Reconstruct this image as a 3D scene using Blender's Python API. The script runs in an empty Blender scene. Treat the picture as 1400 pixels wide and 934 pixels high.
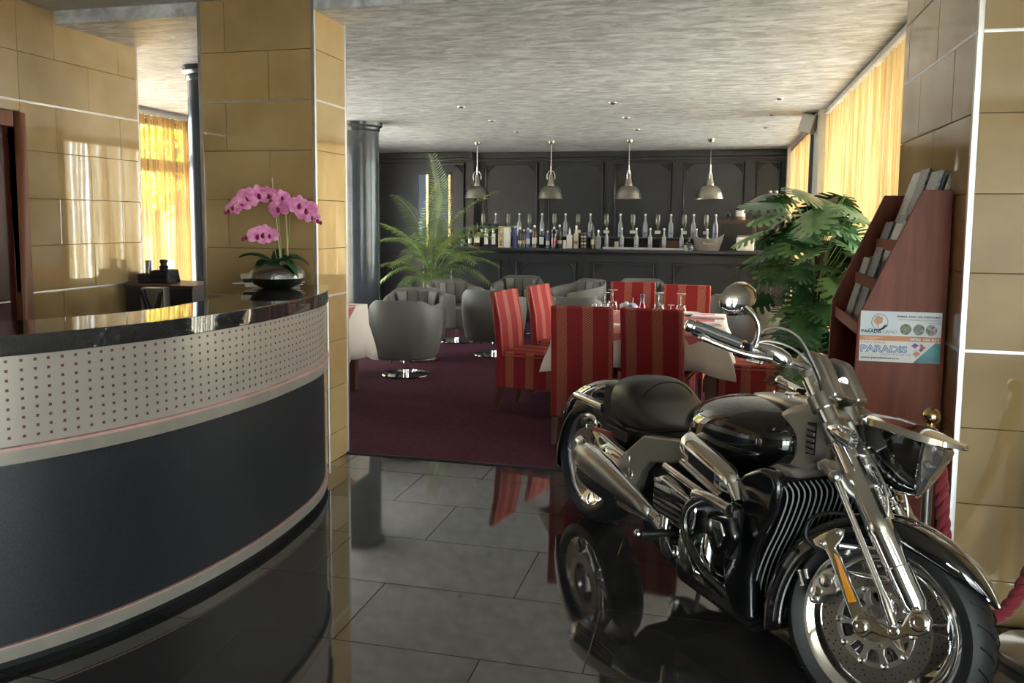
import bpy, bmesh, math, random
from math import pi, sin, cos, radians, sqrt, atan2
from mathutils import Vector, Matrix, Euler
random.seed(7)
C = bpy.context.scene.collection
S = bpy.context.scene

# ------------------------------------------------------------------ camera
cd = bpy.data.cameras.new('camera'); cam = bpy.data.objects.new('camera', cd); C.objects.link(cam)
AX = Vector((0.9703, 0.0306, -0.2399)); AY = Vector((0.2417, -0.0895, 0.9662)); AZ = Vector((0.0081, -0.9955, -0.0942))
M = Matrix(((AX.x, -AX.y, -AX.z), (AY.x, -AY.y, -AY.z), (AZ.x, -AZ.y, -AZ.z))).to_4x4()
M.translation = (0, 0, 1.5)
cam.matrix_world = M
cd.sensor_width = 36; cd.lens = 36 * 1138 / 1400; cd.shift_y = -58 / 1400; cd.clip_start = .05; cd.clip_end = 200
S.camera = cam
# ------------------------------------------------------------------ world, daylight, exposure
S.view_settings.view_transform = 'Standard'; S.view_settings.look = 'None'; S.view_settings.gamma = 1
S.view_settings.use_curve_mapping = False
S.view_settings.exposure = 1.47
W = bpy.data.worlds.new('daylight'); S.world = W; W.use_nodes = True
bg = W.node_tree.nodes['Background']; bg.inputs[0].default_value = (.92, .96, 1.0, 1); bg.inputs[1].default_value = 4.5
S.cycles.max_bounces = 9; S.cycles.diffuse_bounces = 5; S.cycles.glossy_bounces = 5; S.cycles.transparent_max_bounces = 12
S.cycles.transmission_bounces = 6; S.cycles.sample_clamp_indirect = 6; S.cycles.caustics_reflective = False; S.cycles.caustics_refractive = False
S.cycles.use_denoising = True
try: S.cycles.denoiser = 'OPENIMAGEDENOISE'
except Exception: pass

def area(name, loc, rot, sx, sy, portal=True, power=0, col=(1, 1, 1)):
    l = bpy.data.lights.new(name, 'AREA'); l.shape = 'RECTANGLE'; l.size = sx; l.size_y = sy
    l.energy = power; l.color = col
    if portal: l.cycles.is_portal = True
    o = bpy.data.objects.new(name, l); o.location = loc; o.rotation_euler = rot; C.objects.link(o); return o
# portals in the real window openings (they only guide the sky's own light)
area('window_light_right_near', (1.40, 7.05, 1.4), (0, radians(90), 0), 2.6, 4.7)
area('window_light_right_far', (1.40, 12.0, 1.4), (0, radians(90), 0), 2.6, 3.8)
area('window_light_left', (-6.45, 8.8, 1.4), (0, radians(-90), 0), 2.4, 6.4)
area('window_light_entrance', (3.62, -1.8, 1.35), (0, radians(90), 0), 2.5, 2.5)
area('window_light_entrance_back', (1.3, -3.42, 1.35), (radians(90), 0, 0), 2.4, 2.5)
sn = bpy.data.lights.new('sun', 'SUN'); sn.energy = 26.0; sn.angle = radians(2); sn.color = (1, .93, .8)
so = bpy.data.objects.new('sun', sn); so.rotation_euler = Vector((.35, .25, -.9)).to_track_quat('-Z', 'Y').to_euler(); C.objects.link(so)

# ------------------------------------------------------------------ materials
def nn(nt, t, **k):
    n = nt.nodes.new(t)
    for a, b in k.items(): setattr(n, a, b)
    return n
MATS = {}
def mat(name, col, rough=.5, metal=0., var=.08, scale=8., bump=0., bscale=60., stretch=(1, 1, 1), spec=.5, coat=0., col2=None,
        trans=0., ior=1.5, sheen=0., objrand=0., alpha=1., coords='Object', emit=None, aniso=0., ramp=(.35, .65)):
    m = bpy.data.materials.new(name); m.use_nodes = True; nt = m.node_tree; b = nt.nodes['Principled BSDF']
    L = nt.links.new
    tc = nn(nt, 'ShaderNodeTexCoord') if coords != 'World' else nn(nt, 'ShaderNodeNewGeometry')
    mp = nn(nt, 'ShaderNodeMapping'); mp.inputs['Scale'].default_value = stretch
    L(tc.outputs[coords if coords != 'World' else 'Position'], mp.inputs[0])
    no = nn(nt, 'ShaderNodeTexNoise'); no.inputs['Scale'].default_value = scale; no.inputs['Detail'].default_value = 5
    L(mp.outputs[0], no.inputs['Vector'])
    rp = nn(nt, 'ShaderNodeMapRange'); rp.inputs[1].default_value = ramp[0]; rp.inputs[2].default_value = ramp[1]; L(no.outputs[0], rp.inputs[0])
    mx = nn(nt, 'ShaderNodeMix', data_type='RGBA')
    c2 = col2 or tuple(max(0, c * (1 - 2 * var)) for c in col)
    mx.inputs[6].default_value = (*c2, 1); mx.inputs[7].default_value = (*col, 1); L(rp.outputs[0], mx.inputs[0])
    out = mx.outputs[2]
    if objrand:
        oi = nn(nt, 'ShaderNodeObjectInfo'); hs = nn(nt, 'ShaderNodeHueSaturation')
        r2 = nn(nt, 'ShaderNodeMapRange'); r2.inputs[3].default_value = 1 - objrand; r2.inputs[4].default_value = 1 + objrand
        L(oi.outputs['Random'], r2.inputs[0]); L(r2.outputs[0], hs.inputs['Value']); L(out, hs.inputs['Color']); out = hs.outputs[0]
    L(out, b.inputs['Base Color'])
    b.inputs['Roughness'].default_value = rough; b.inputs['Metallic'].default_value = metal; b.inputs['IOR'].default_value = ior
    b.inputs['Specular IOR Level'].default_value = spec; b.inputs['Coat Weight'].default_value = coat; b.inputs['Coat Roughness'].default_value = .03
    b.inputs['Transmission Weight'].default_value = trans; b.inputs['Sheen Weight'].default_value = sheen; b.inputs['Alpha'].default_value = alpha
    if emit: b.inputs['Emission Color'].default_value = (*emit[0], 1); b.inputs['Emission Strength'].default_value = emit[1]
    if bump:
        n2 = nn(nt, 'ShaderNodeTexNoise'); n2.inputs['Scale'].default_value = bscale; n2.inputs['Detail'].default_value = 4
        L(mp.outputs[0], n2.inputs['Vector'])
        bp = nn(nt, 'ShaderNodeBump'); bp.inputs['Strength'].default_value = min(1, bump); bp.inputs['Distance'].default_value = .004
        L(n2.outputs[0], bp.inputs['Height']); L(bp.outputs[0], b.inputs['Normal'])
    MATS[name] = m
    return m

stone = mat('ochre_stone', (.49, .345, .165), .025, var=.1, scale=3.2, coords='World', col2=(.38, .255, .11), objrand=.08, ior=2.0, bump=.02, bscale=9, ramp=(.3, .7))
grout = mat('dark_grout', (.16, .11, .05), .7)
steel = mat('brushed_steel', (.62, .61, .59), .38, 1., bump=.03, bscale=90)
floor_tile = mat('black_floor_tile', (.042, .042, .042), .05, coords='World', scale=7, col2=(.028, .028, .028), ior=1.85, objrand=.12, bump=.012, bscale=5)
floor_grout = mat('floor_grout', (.012, .012, .012), .6)
carpet = mat('burgundy_carpet', (.082, .022, .042), .95, coords='World', scale=26, col2=(.055, .015, .028), bump=.8, bscale=420, spec=.1)
black_panel = mat('charcoal_panel_paint', (.034, .037, .042), .30, scale=5, bump=.03, bscale=120)
panel_dark = mat('counter_dark_laminate', (.026, .029, .034), .38, scale=160, var=.25, bump=.1, bscale=350)
granite = mat('black_granite', (.012, .012, .012), .04, scale=260, col2=(.03, .03, .03), ior=1.7, ramp=(.55, .75))
fin_m = mat('fin_edge_aluminium', (.62, .62, .60), .35, .3)
silver_lam = mat('silver_laminate', (.44, .40, .35), .30, .25, scale=3, var=.04)
hole_m = mat('brown_hole', (.13, .05, .04), .5)
rail_m = mat('beige_rail', (.36, .33, .28), .35, .2)
pink_m = mat('pink_edge', (.62, .38, .33), .4)
mahog = mat('mahogany', (.21, .045, .018), .42, scale=5, stretch=(6, 6, .7), col2=(.14, .027, .011), spec=.25)
dark_mahog = mat('dark_mahogany_door', (.06, .010, .006), .35, scale=5, stretch=(6, 6, .7))
frame_wood = mat('door_frame_wood', (.24, .085, .04), .35, scale=5, stretch=(6, 6, .7))
brown_wood = mat('brown_leg_wood', (.10, .035, .016), .4, scale=8, stretch=(5, 5, .8))
chrome = mat('chrome', (.93, .93, .93), .03, 1., var=.01)
satin = mat('satin_aluminium', (.55, .54, .51), .28, 1., var=.03, bump=.03, bscale=150)
champagne = mat('satin_frame_silver', (.42, .40, .35), .30, .45, var=.03)
gloss_black = mat('gloss_black_paint', (.006, .006, .007), .03, coat=1., var=.1, ior=1.6)
black_plastic = mat('black_plastic', (.012, .012, .013), .45, bump=.05, bscale=200)
rubber = mat('tyre_rubber', (.020, .020, .021), .55, bump=.1, bscale=180)
seat_leather = mat('saddle_leather', (.022, .022, .021), .38, bump=.15, bscale=240)
iron = mat('disc_steel', (.30, .28, .25), .33, 1., bump=.05, bscale=120)
orange_lens = mat('amber_lens', (.90, .33, .01), .12, coat=1.)
clear_lens = mat('clear_lens', (.90, .92, .94), .02, trans=.92, coat=1., ior=1.4)
red_lens = mat('red_lens', (.35, .015, .015), .12, coat=1.)
brass = mat('brass', (.72, .55, .28), .16, 1., bump=.04, bscale=50)
rope_m = mat('burgundy_rope', (.27, .014, .028), .75, bump=.5, bscale=220, sheen=.4)
grey_leather = mat('grey_leather', (.120, .114, .100), .52, bump=.12, bscale=180, scale=3)
cloth_cream = mat('cream_cloth', (.78, .70, .60), .8, bump=.15, bscale=300, scale=4, var=.03)
cloth_pink = mat('rose_cloth', (.50, .13, .13), .7, bump=.15, bscale=300)
white_china = mat('white_china', (.82, .80, .78), .15, coat=.4)
napkin = mat('rose_napkin', (.78, .62, .60), .75, bump=.1, bscale=200)
glass = mat('clear_glass', (.93, .95, .95), .02, trans=1., ior=1.45, var=.01)
blue_glass = mat('blue_glass', (.16, .27, .75), .08, trans=.35)
red_bottle = mat('red_drink', (.45, .01, .03), .08, coat=.6)
green_glass = mat('olive_glass', (.10, .12, .06), .12, trans=.3)
dark_glass = mat('dark_bottle_glass', (.012, .010, .012), .06, coat=.6)
brown_glass = mat('amber_spirit', (.09, .03, .01), .08, coat=.6)
paper = mat('paper_white', (.78, .76, .72), .6)
cream_box = mat('cream_box', (.72, .62, .44), .55)
gold_ink = mat('gold_ink', (.35, .22, .07), .5)
black_matte = mat('matte_black', (.008, .008, .008), .6)
pewter = mat('hammered_pewter', (.26, .25, .235), .30, 1., bump=1., bscale=75)
lamp_metal = mat('aged_nickel', (.36, .335, .285), .30, 1., scale=6, var=.12, bump=.1, bscale=60)
white_in = mat('lamp_white_inner', (.80, .79, .74), .5)
column_m = mat('slate_column_paint', (.060, .070, .085), .22, coat=.3)
mag_grey = mat('magazine_grey', (.30, .32, .35), .3, scale=30, var=.3, objrand=.5, stretch=(1, 1, 6))
mag_white = mat('magazine_white', (.72, .72, .70), .3, scale=30, var=.2, objrand=.3)
mag_dark = mat('magazine_dark', (.05, .055, .07), .3, objrand=.5)
leaf_dark = mat('monstera_leaf', (.06, .17, .055), .34, scale=5, col2=(.025, .085, .03), objrand=.35, coat=.15)
leaf_light = mat('monstera_leaf_pale', (.30, .46, .18), .4, scale=4, col2=(.05, .16, .04), objrand=.25)
palm_m = mat('palm_leaf', (.30, .40, .12), .5, scale=3, col2=(.09, .16, .04), objrand=.35)
stem_m = mat('plant_stem', (.22, .30, .09), .5)
bark = mat('dark_bark', (.05, .025, .015), .8, bump=.5, bscale=60)
soil = mat('pot_soil', (.03, .02, .015), .9)
pot_m = mat('black_pot', (.02, .02, .02), .5)
orchid_leaf = mat('orchid_leaf', (.012, .065, .018), .3, coat=.2)
petal_m = mat('orchid_petal', (.86, .36, .60), .5, scale=34, col2=(.66, .14, .40))
lip_m = mat('orchid_lip', (.32, .008, .10), .45)
stake_m = mat('bamboo_stake', (.50, .40, .22), .5)
speaker_m = mat('speaker_beige', (.50, .47, .42), .5)
white_paint = mat('post_off_white', (.55, .54, .51), .5)
tan_skirt = mat('dark_brown', (.05, .035, .02), .5)  # plain brown of the left window frame and the bar machine cabinet
pave = mat('outdoor_paving', (.42, .40, .36), .8, coords='World', scale=2)
facade_m = mat('outdoor_facade', (.75, .60, .40), .8, coords='World', scale=1)
tree_leaf = mat('tree_leaf', (.30, .42, .05), .5, objrand=.2, scale=3)
bucket_m = mat('smoked_acrylic', (.30, .29, .28), .15, trans=.35)
bark_brown = mat('cover_brown', (.25, .12, .07), .5)

def ceiling_material(name, c1, c2, amount):
    m = bpy.data.materials.new(name); m.use_nodes = True; nt = m.node_tree; b = nt.nodes['Principled BSDF']; L = nt.links.new
    g = nn(nt, 'ShaderNodeNewGeometry'); mp = nn(nt, 'ShaderNodeMapping'); mp.inputs['Scale'].default_value = (1.0, 2.6, 1)
    L(g.outputs['Position'], mp.inputs[0])
    w = nn(nt, 'ShaderNodeTexNoise'); w.inputs['Scale'].default_value = 4.5; w.inputs['Detail'].default_value = 9; w.inputs['Roughness'].default_value = .68; w.inputs['Distortion'].default_value = .9
    L(mp.outputs[0], w.inputs['Vector'])
    r = nn(nt, 'ShaderNodeMapRange'); r.inputs[1].default_value = .38; r.inputs[2].default_value = .62; L(w.outputs[0], r.inputs[0])
    mx = nn(nt, 'ShaderNodeMix', data_type='RGBA'); mx.inputs[6].default_value = (*c1, 1); mx.inputs[7].default_value = (*c2, 1)
    L(r.outputs[0], mx.inputs[0]); L(mx.outputs[2], b.inputs['Base Color'])
    bp = nn(nt, 'ShaderNodeBump'); bp.inputs['Strength'].default_value = amount; bp.inputs['Distance'].default_value = .02
    L(w.outputs[0], bp.inputs['Height']); L(bp.outputs[0], b.inputs['Normal']); b.inputs['Roughness'].default_value = .38
    return m
ceil_m = ceiling_material('stucco_ceiling', (.40, .43, .49), (.85, .91, 1.0), .6)
ceil2_m = ceiling_material('smooth_ceiling', (.42, .41, .39), (.50, .49, .46), .1)

def curtain_material(name, colA, colB, transp, colT):
    m = bpy.data.materials.new(name); m.use_nodes = True; nt = m.node_tree; L = nt.links.new
    nt.nodes.remove(nt.nodes['Principled BSDF']); out = nt.nodes['Material Output']
    g = nn(nt, 'ShaderNodeNewGeometry'); mp = nn(nt, 'ShaderNodeMapping'); mp.inputs['Scale'].default_value = (1, 1, .02); L(g.outputs['Position'], mp.inputs[0])
    n = nn(nt, 'ShaderNodeTexNoise'); n.inputs['Scale'].default_value = 22; n.inputs['Detail'].default_value = 6; n.inputs['Roughness'].default_value = .8; L(mp.outputs[0], n.inputs['Vector'])
    r = nn(nt, 'ShaderNodeMapRange'); r.inputs[1].default_value = .40; r.inputs[2].default_value = .60; L(n.outputs[0], r.inputs[0])
    mx = nn(nt, 'ShaderNodeMix', data_type='RGBA'); mx.inputs[6].default_value = (*colA, 1); mx.inputs[7].default_value = (*colB, 1); L(r.outputs[0], mx.inputs[0])
    tl = nn(nt, 'ShaderNodeBsdfTranslucent'); df = nn(nt, 'ShaderNodeBsdfDiffuse'); tr = nn(nt, 'ShaderNodeBsdfTransparent')
    L(mx.outputs[2], tl.inputs[0]); L(mx.outputs[2], df.inputs[0]); tr.inputs[0].default_value = (*colT, 1)
    a = nn(nt, 'ShaderNodeMixShader'); a.inputs[0].default_value = .35; L(tl.outputs[0], a.inputs[1]); L(df.outputs[0], a.inputs[2])
    r3 = nn(nt, 'ShaderNodeMapRange'); r3.inputs[3].default_value = transp * .3; r3.inputs[4].default_value = min(1, transp * 1.6); L(r.outputs[0], r3.inputs[0])
    b = nn(nt, 'ShaderNodeMixShader'); L(r3.outputs[0], b.inputs[0]); L(a.outputs[0], b.inputs[1]); L(tr.outputs[0], b.inputs[2])
    L(b.outputs[0], out.inputs[0]); return m
curtain_m = curtain_material('string_curtain', (.58, .34, .12), (.84, .70, .40), .11, (1, .95, .80))
curtain_l = curtain_material('sheer_curtain', (.42, .24, .09), (.55, .38, .18), .42, (1, .86, .62))
def pane_material():
    m = bpy.data.materials.new('window_glass'); m.use_nodes = True; nt = m.node_tree; L = nt.links.new
    nt.nodes.remove(nt.nodes['Principled BSDF']); out = nt.nodes['Material Output']
    tr = nn(nt, 'ShaderNodeBsdfTransparent'); gl = nn(nt, 'ShaderNodeBsdfGlossy'); gl.inputs['Roughness'].default_value = .02
    fr = nn(nt, 'ShaderNodeLayerWeight'); fr.inputs[0].default_value = .15
    n = nn(nt, 'ShaderNodeTexNoise'); n.inputs['Scale'].default_value = .5; tr.inputs[0].default_value = (.93, .96, .95, 1)
    mm = nn(nt, 'ShaderNodeMath', operation='MULTIPLY'); mm.inputs[1].default_value = .5
    L(fr.outputs['Fresnel'], mm.inputs[0]); mx = nn(nt, 'ShaderNodeMixShader'); L(mm.outputs[0], mx.inputs[0]); L(tr.outputs[0], mx.inputs[1]); L(gl.outputs[0], mx.inputs[2])
    L(mx.outputs[0], out.inputs[0]); return m
pane_m = pane_material()
def stripe_material():
    # red upholstery with three gold herringbone bands; u,v of the UV map are metres on the cloth
    m = bpy.data.materials.new('striped_upholstery'); m.use_nodes = True; nt = m.node_tree; b = nt.nodes['Principled BSDF']; L = nt.links.new
    uv = nn(nt, 'ShaderNodeUVMap'); sp = nn(nt, 'ShaderNodeSeparateXYZ'); L(uv.outputs[0], sp.inputs[0])
    def ma(op, a, b_=None, c=None):
        n = nn(nt, 'ShaderNodeMath', operation=op)
        for i, v in enumerate((a, b_, c)):
            if v is None: continue
            if isinstance(v, (int, float)): n.inputs[i].default_value = v
            else: L(v, n.inputs[i])
        return n.outputs[0]
    # band mask: fract((u+.21)/.168) inside the first 42 per cent
    f = ma('FRACT', ma('DIVIDE', ma('ADD', sp.outputs[0], .205 + 1.68), .172))
    band = ma('LESS_THAN', f, .40)
    # herringbone: zigzag lines
    zz = ma('PINGPONG', ma('MULTIPLY', sp.outputs[0], 1.0), .014)
    st = ma('FRACT', ma('DIVIDE', ma('ADD', ma('MULTIPLY', zz, 1.0), sp.outputs[1]), .0155))
    her = ma('LESS_THAN', st, .42)
    k = ma('MULTIPLY', band, her)
    mx = nn(nt, 'ShaderNodeMix', data_type='RGBA'); mx.inputs[6].default_value = (.26, .020, .022, 1); mx.inputs[7].default_value = (.55, .36, .22, 1); L(k, mx.inputs[0])
    mx2 = nn(nt, 'ShaderNodeMix', data_type='RGBA'); mx2.inputs[7].default_value = (.30, .035, .025, 1)
    L(ma('MULTIPLY', band, .5), mx2.inputs[0]); L(mx.outputs[2], mx2.inputs[6]); L(mx2.outputs[2], b.inputs['Base Color'])
    n = nn(nt, 'ShaderNodeTexNoise'); n.inputs['Scale'].default_value = 300; bp = nn(nt, 'ShaderNodeBump'); bp.inputs['Strength'].default_value = .2; bp.inputs['Distance'].default_value = .002
    L(n.outputs[0], bp.inputs['Height']); L(bp.outputs[0], b.inputs['Normal'])
    b.inputs['Roughness'].default_value = .7; b.inputs['Specular IOR Level'].default_value = .2; return m
stripe_m = stripe_material()
piping_m = mat('red_piping', (.45, .10, .08), .6)

# ------------------------------------------------------------------ geometry helpers
class MB:
    def __init__(s): s.v = []; s.f = []
    def add(s, vs, fs):
        k = len(s.v); s.v += [Vector(v) for v in vs]; s.f += [tuple(i + k for i in f) for f in fs]; return s
    def box(s, x0, x1, y0, y1, z0, z1, mtx=None):
        vs = [Vector(p) for p in ((x0, y0, z0), (x1, y0, z0), (x1, y1, z0), (x0, y1, z0), (x0, y0, z1), (x1, y0, z1), (x1, y1, z1), (x0, y1, z1))]
        if mtx: vs = [mtx @ p for p in vs]
        return s.add(vs, [(3, 2, 1, 0), (4, 5, 6, 7), (0, 1, 5, 4), (1, 2, 6, 5), (2, 3, 7, 6), (3, 0, 4, 7)])
    def rings(s, rings, cap=True, close=False, ring_closed=True):
        n = len(rings[0]); vs = [p for r in rings for p in r]; fs = []
        m = len(rings)
        for i in range(m if close else m - 1):
            j = (i + 1) % m
            for k in range(n if ring_closed else n - 1):
                l = (k + 1) % n; fs.append((i * n + k, i * n + l, j * n + l, j * n + k))
        if cap and not close and ring_closed:
            fs.append(tuple(range(n - 1, -1, -1))); fs.append(tuple((m - 1) * n + k for k in range(n)))
        return s.add(vs, fs)
    def tube(s, pts, r, n=10, closed=False):
        pts = [Vector(p) for p in pts]; rs = r if isinstance(r, (list, tuple)) else [r] * len(pts)
        rg = []; ref = None
        for i, p in enumerate(pts):
            a = pts[(i - 1) % len(pts)] if (i > 0 or closed) else p; b = pts[(i + 1) % len(pts)] if (i < len(pts) - 1 or closed) else p
            t = (b - a)
            t = t.normalized() if t.length > 1e-9 else Vector((0, 0, 1))
            if ref is None:
                ref = t.orthogonal().normalized()
            ref = (ref - t * ref.dot(t))
            ref = ref.normalized() if ref.length > 1e-6 else t.orthogonal().normalized()
            bi = t.cross(ref)
            rg.append([p + (ref * cos(2 * pi * k / n) + bi * sin(2 * pi * k / n)) * rs[i] for k in range(n)])
        return s.rings(rg, close=closed)
    def lathe(s, prof, n=24, c=(0, 0, 0), axis=(0, 0, 1), cap=True, a0=0, a1=2 * pi):
        ax = Vector(axis).normalized(); e1 = ax.orthogonal().normalized(); e2 = ax.cross(e1); c = Vector(c)
        full = abs(a1 - a0 - 2 * pi) < 1e-6
        m = n if full else n + 1
        rg = [[c + ax * z + (e1 * cos(a0 + (a1 - a0) * k / n) + e2 * sin(a0 + (a1 - a0) * k / n)) * max(r, 1e-5) for k in range(m)] for r, z in prof]
        return s.rings(rg, cap=cap, ring_closed=full)
    def torus(s, prof, n=32, c=(0, 0, 0), axis=(0, 0, 1)):
        ax = Vector(axis).normalized(); e1 = ax.orthogonal().normalized(); e2 = ax.cross(e1); c = Vector(c)
        rg = []
        for k in range(n):
            d = e1 * cos(2 * pi * k / n) + e2 * sin(2 * pi * k / n)
            rg.append([c + ax * z + d * r for r, z in prof])
        return s.rings(rg, close=True)
    def ball(s, c, r, n=14, m=8, sc=(1, 1, 1), mtx=None):
        rg = []
        for i in range(m + 1):
            t = -pi / 2 + pi * i / m
            ring = [Vector((cos(t) * cos(2 * pi * k / n) * sc[0], cos(t) * sin(2 * pi * k / n) * sc[1], sin(t) * sc[2])) * r if abs(cos(t)) > 1e-6
                    else Vector((1e-5 * cos(2 * pi * k / n), 1e-5 * sin(2 * pi * k / n), sin(t) * sc[2] * r)) for k in range(n)]
            if mtx: ring = [mtx @ p for p in ring]
            rg.append([Vector(c) + p for p in ring])
        return s.rings(rg)
    def prism(s, poly, a, b, f):
        """poly of 2-D points; f(p, q, h) -> 3-D; extruded from h=a to h=b"""
        n = len(poly); vs = [f(p[0], p[1], a) for p in poly] + [f(p[0], p[1], b) for p in poly]
        fs = [tuple(range(n - 1, -1, -1)), tuple(range(n, 2 * n))] + [(i, (i + 1) % n, n + (i + 1) % n, n + i) for i in range(n)]
        return s.add(vs, fs)
    def build(s, name, m, parent=None, smooth=True, bevel=0, seg=2, sub=0, solid=0, uv=False, ang=38, xf=None, weld=True):
        me = bpy.data.meshes.new(name)
        vs = [xf(v) for v in s.v] if xf else s.v
        me.from_pydata([tuple(v) for v in vs], [], s.f)
        bm = bmesh.new(); bm.from_mesh(me)
        if weld: bmesh.ops.remove_doubles(bm, verts=bm.verts, dist=1e-5)
        bmesh.ops.recalc_face_normals(bm, faces=bm.faces)
        if bevel:
            ed = [e for e in bm.edges if len(e.link_faces) == 2 and e.calc_face_angle(0) > radians(28)]
            bmesh.ops.bevel(bm, geom=ed, offset=bevel, segments=seg, profile=.5, affect='EDGES', clamp_overlap=True)
        for f_ in bm.faces: f_.smooth = smooth
        if smooth:
            for e in bm.edges:
                if len(e.link_faces) == 2 and e.calc_face_angle(0) > radians(ang): e.smooth = False
        if uv:
            ul = bm.loops.layers.uv.new('UVMap')
            for f_ in bm.faces:
                nrm = f_.normal
                for lp in f_.loops:
                    p = lp.vert.co
                    if abs(nrm.x) > .7: lp[ul].uv = (p.y - .225, p.z)
                    elif abs(nrm.z) > .7: lp[ul].uv = (p.x, p.y)
                    else: lp[ul].uv = (p.x, p.z)
        bm.to_mesh(me); bm.free()
        me.materials.append(m)
        o = bpy.data.objects.new(name, me); C.objects.link(o)
        if parent: o.parent = parent
        if bevel and smooth:
            md = o.modifiers.new('flat_shading', 'WEIGHTED_NORMAL'); md.keep_sharp = True
        if sub:
            md = o.modifiers.new('subdivision', 'SUBSURF'); md.levels = sub; md.render_levels = sub
        if solid:
            md = o.modifiers.new('thickness', 'SOLIDIFY'); md.thickness = solid; md.offset = 0
        return o
def tag(o, label=None, cat=None, group=None, kind=None):
    if label: o['label'] = label
    if cat: o['category'] = cat
    if group: o['group'] = group
    if kind: o['kind'] = kind
    return o
def empty(name, loc=(0, 0, 0), rz=0, label=None, cat=None, group=None):
    o = bpy.data.objects.new(name, None); o.empty_display_size = .1; C.objects.link(o); o.location = loc; o.rotation_euler = (0, 0, rz)
    return tag(o, label, cat, group)
def dup(root, loc=None, rz=None, label=None, group=None):
    r = root.copy(); C.objects.link(r)
    for ch in list(root.children):
        c = ch.copy(); C.objects.link(c); c.parent = r
        for g in list(ch.children):
            d = g.copy(); C.objects.link(d); d.parent = c
    if loc is not None: r.location = loc
    if rz is not None: r.rotation_euler = (0, 0, rz)
    if label: r['label'] = label
    if group: r['group'] = group
    return r
def struct(o, label=None): o['kind'] = 'structure'; (label and o.__setitem__('label', label)); return o
def text(body, size, m, parent, loc, rot, name='lettering', depth=.0004, align='LEFT', sx=1., bold=0.):
    cu = bpy.data.curves.new(name, 'FONT'); cu.body = body; cu.size = size; cu.extrude = depth; cu.align_x = align; cu.offset = bold
    cu.resolution_u = 3; cu.materials.append(m)
    o = bpy.data.objects.new(name, cu); me = bpy.data.meshes.new_from_object(o); bpy.data.objects.remove(o); me.name = name
    o = bpy.data.objects.new(name, me); C.objects.link(o); o.parent = parent; o.location = loc; o.rotation_euler = rot; o.scale = (sx, 1, 1); return o
ORD = ['first', 'second', 'third', 'fourth', 'fifth', 'sixth', 'seventh', 'eighth', 'ninth', 'tenth', 'eleventh', 'twelfth', 'thirteenth', 'fourteenth', 'fifteenth']
# ================================================================== THE ROOM
ZR, ZF = 2.69, 2.77                     # restaurant ceiling, foyer ceiling
CACHE = {}
def piece(name, key, maker, m, parent, loc, rot=(0, 0, 0), bevel=.0015):
    if key not in CACHE:
        o = maker().build(name, m, parent, bevel=bevel, seg=1, smooth=False); CACHE[key] = o.data
    else:
        o = bpy.data.objects.new(name, CACHE[key]); C.objects.link(o); o.parent = parent
    o.location = loc; o.rotation_euler = rot; return o
# floor: grout bed, polished black tiles, burgundy carpet
fl = struct(MB().box(-4.3, 3.6, -3.4, 4.835, -.10, -.003).build('floor', floor_grout, smooth=False), 'polished black tiled floor of the foyer')
row = 0
y = 4.54 - .48 * 9
rows = []
y0 = 3.58 + .48 * 2
edges = [4.835, 4.54] + [4.54 - .48 * k for k in range(1, 10)]
for i in range(len(edges) - 1):
    yb, ya = edges[i], edges[i + 1]
    off = (-.753 if (i % 2 == 1) else -1.30) - .9 * 4
    for k in range(9):
        xa = off + .9 * k; xb = min(xa + .9, 3.5); xa = max(xa, -4.05)
        if xb - xa < .05: continue
        w, d = round(xb - xa - .003, 3), round(yb - ya - .003, 3)
        piece('tile', ('ft', w, d), lambda: MB().box(-w / 2, w / 2, -d / 2, d / 2, -.012, 0), floor_tile, fl, ((xa + xb) / 2, (ya + yb) / 2, 0), bevel=.0008)
struct(MB().box(-4.3, 3.6, -3.4, edges[-1], -.012, 0).build('floor_entrance', floor_tile, smooth=False), 'black polished floor near the entrance')
struct(MB().box(-6.35, 1.15, 4.835, 14.5, -.10, .006).build('floor_carpet', carpet, smooth=False), 'burgundy carpet of the restaurant')
struct(MB().box(-2.29, .875, 4.825, 4.84, 0, .008).build('trim_1', black_matte, smooth=False), 'dark edging strip between tiles and carpet')
# ceilings
struct(MB().box(-6.4, 1.6, 4.46, 14.6, ZR, ZR + .25).build('ceiling', ceil_m, smooth=False), 'silver grey stucco ceiling of the restaurant')
struct(MB().box(-4.3, 3.7, -3.4, 4.46, ZF, ZF + .2).build('ceiling_foyer', ceil2_m, smooth=False), 'smooth grey ceiling of the foyer')

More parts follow.
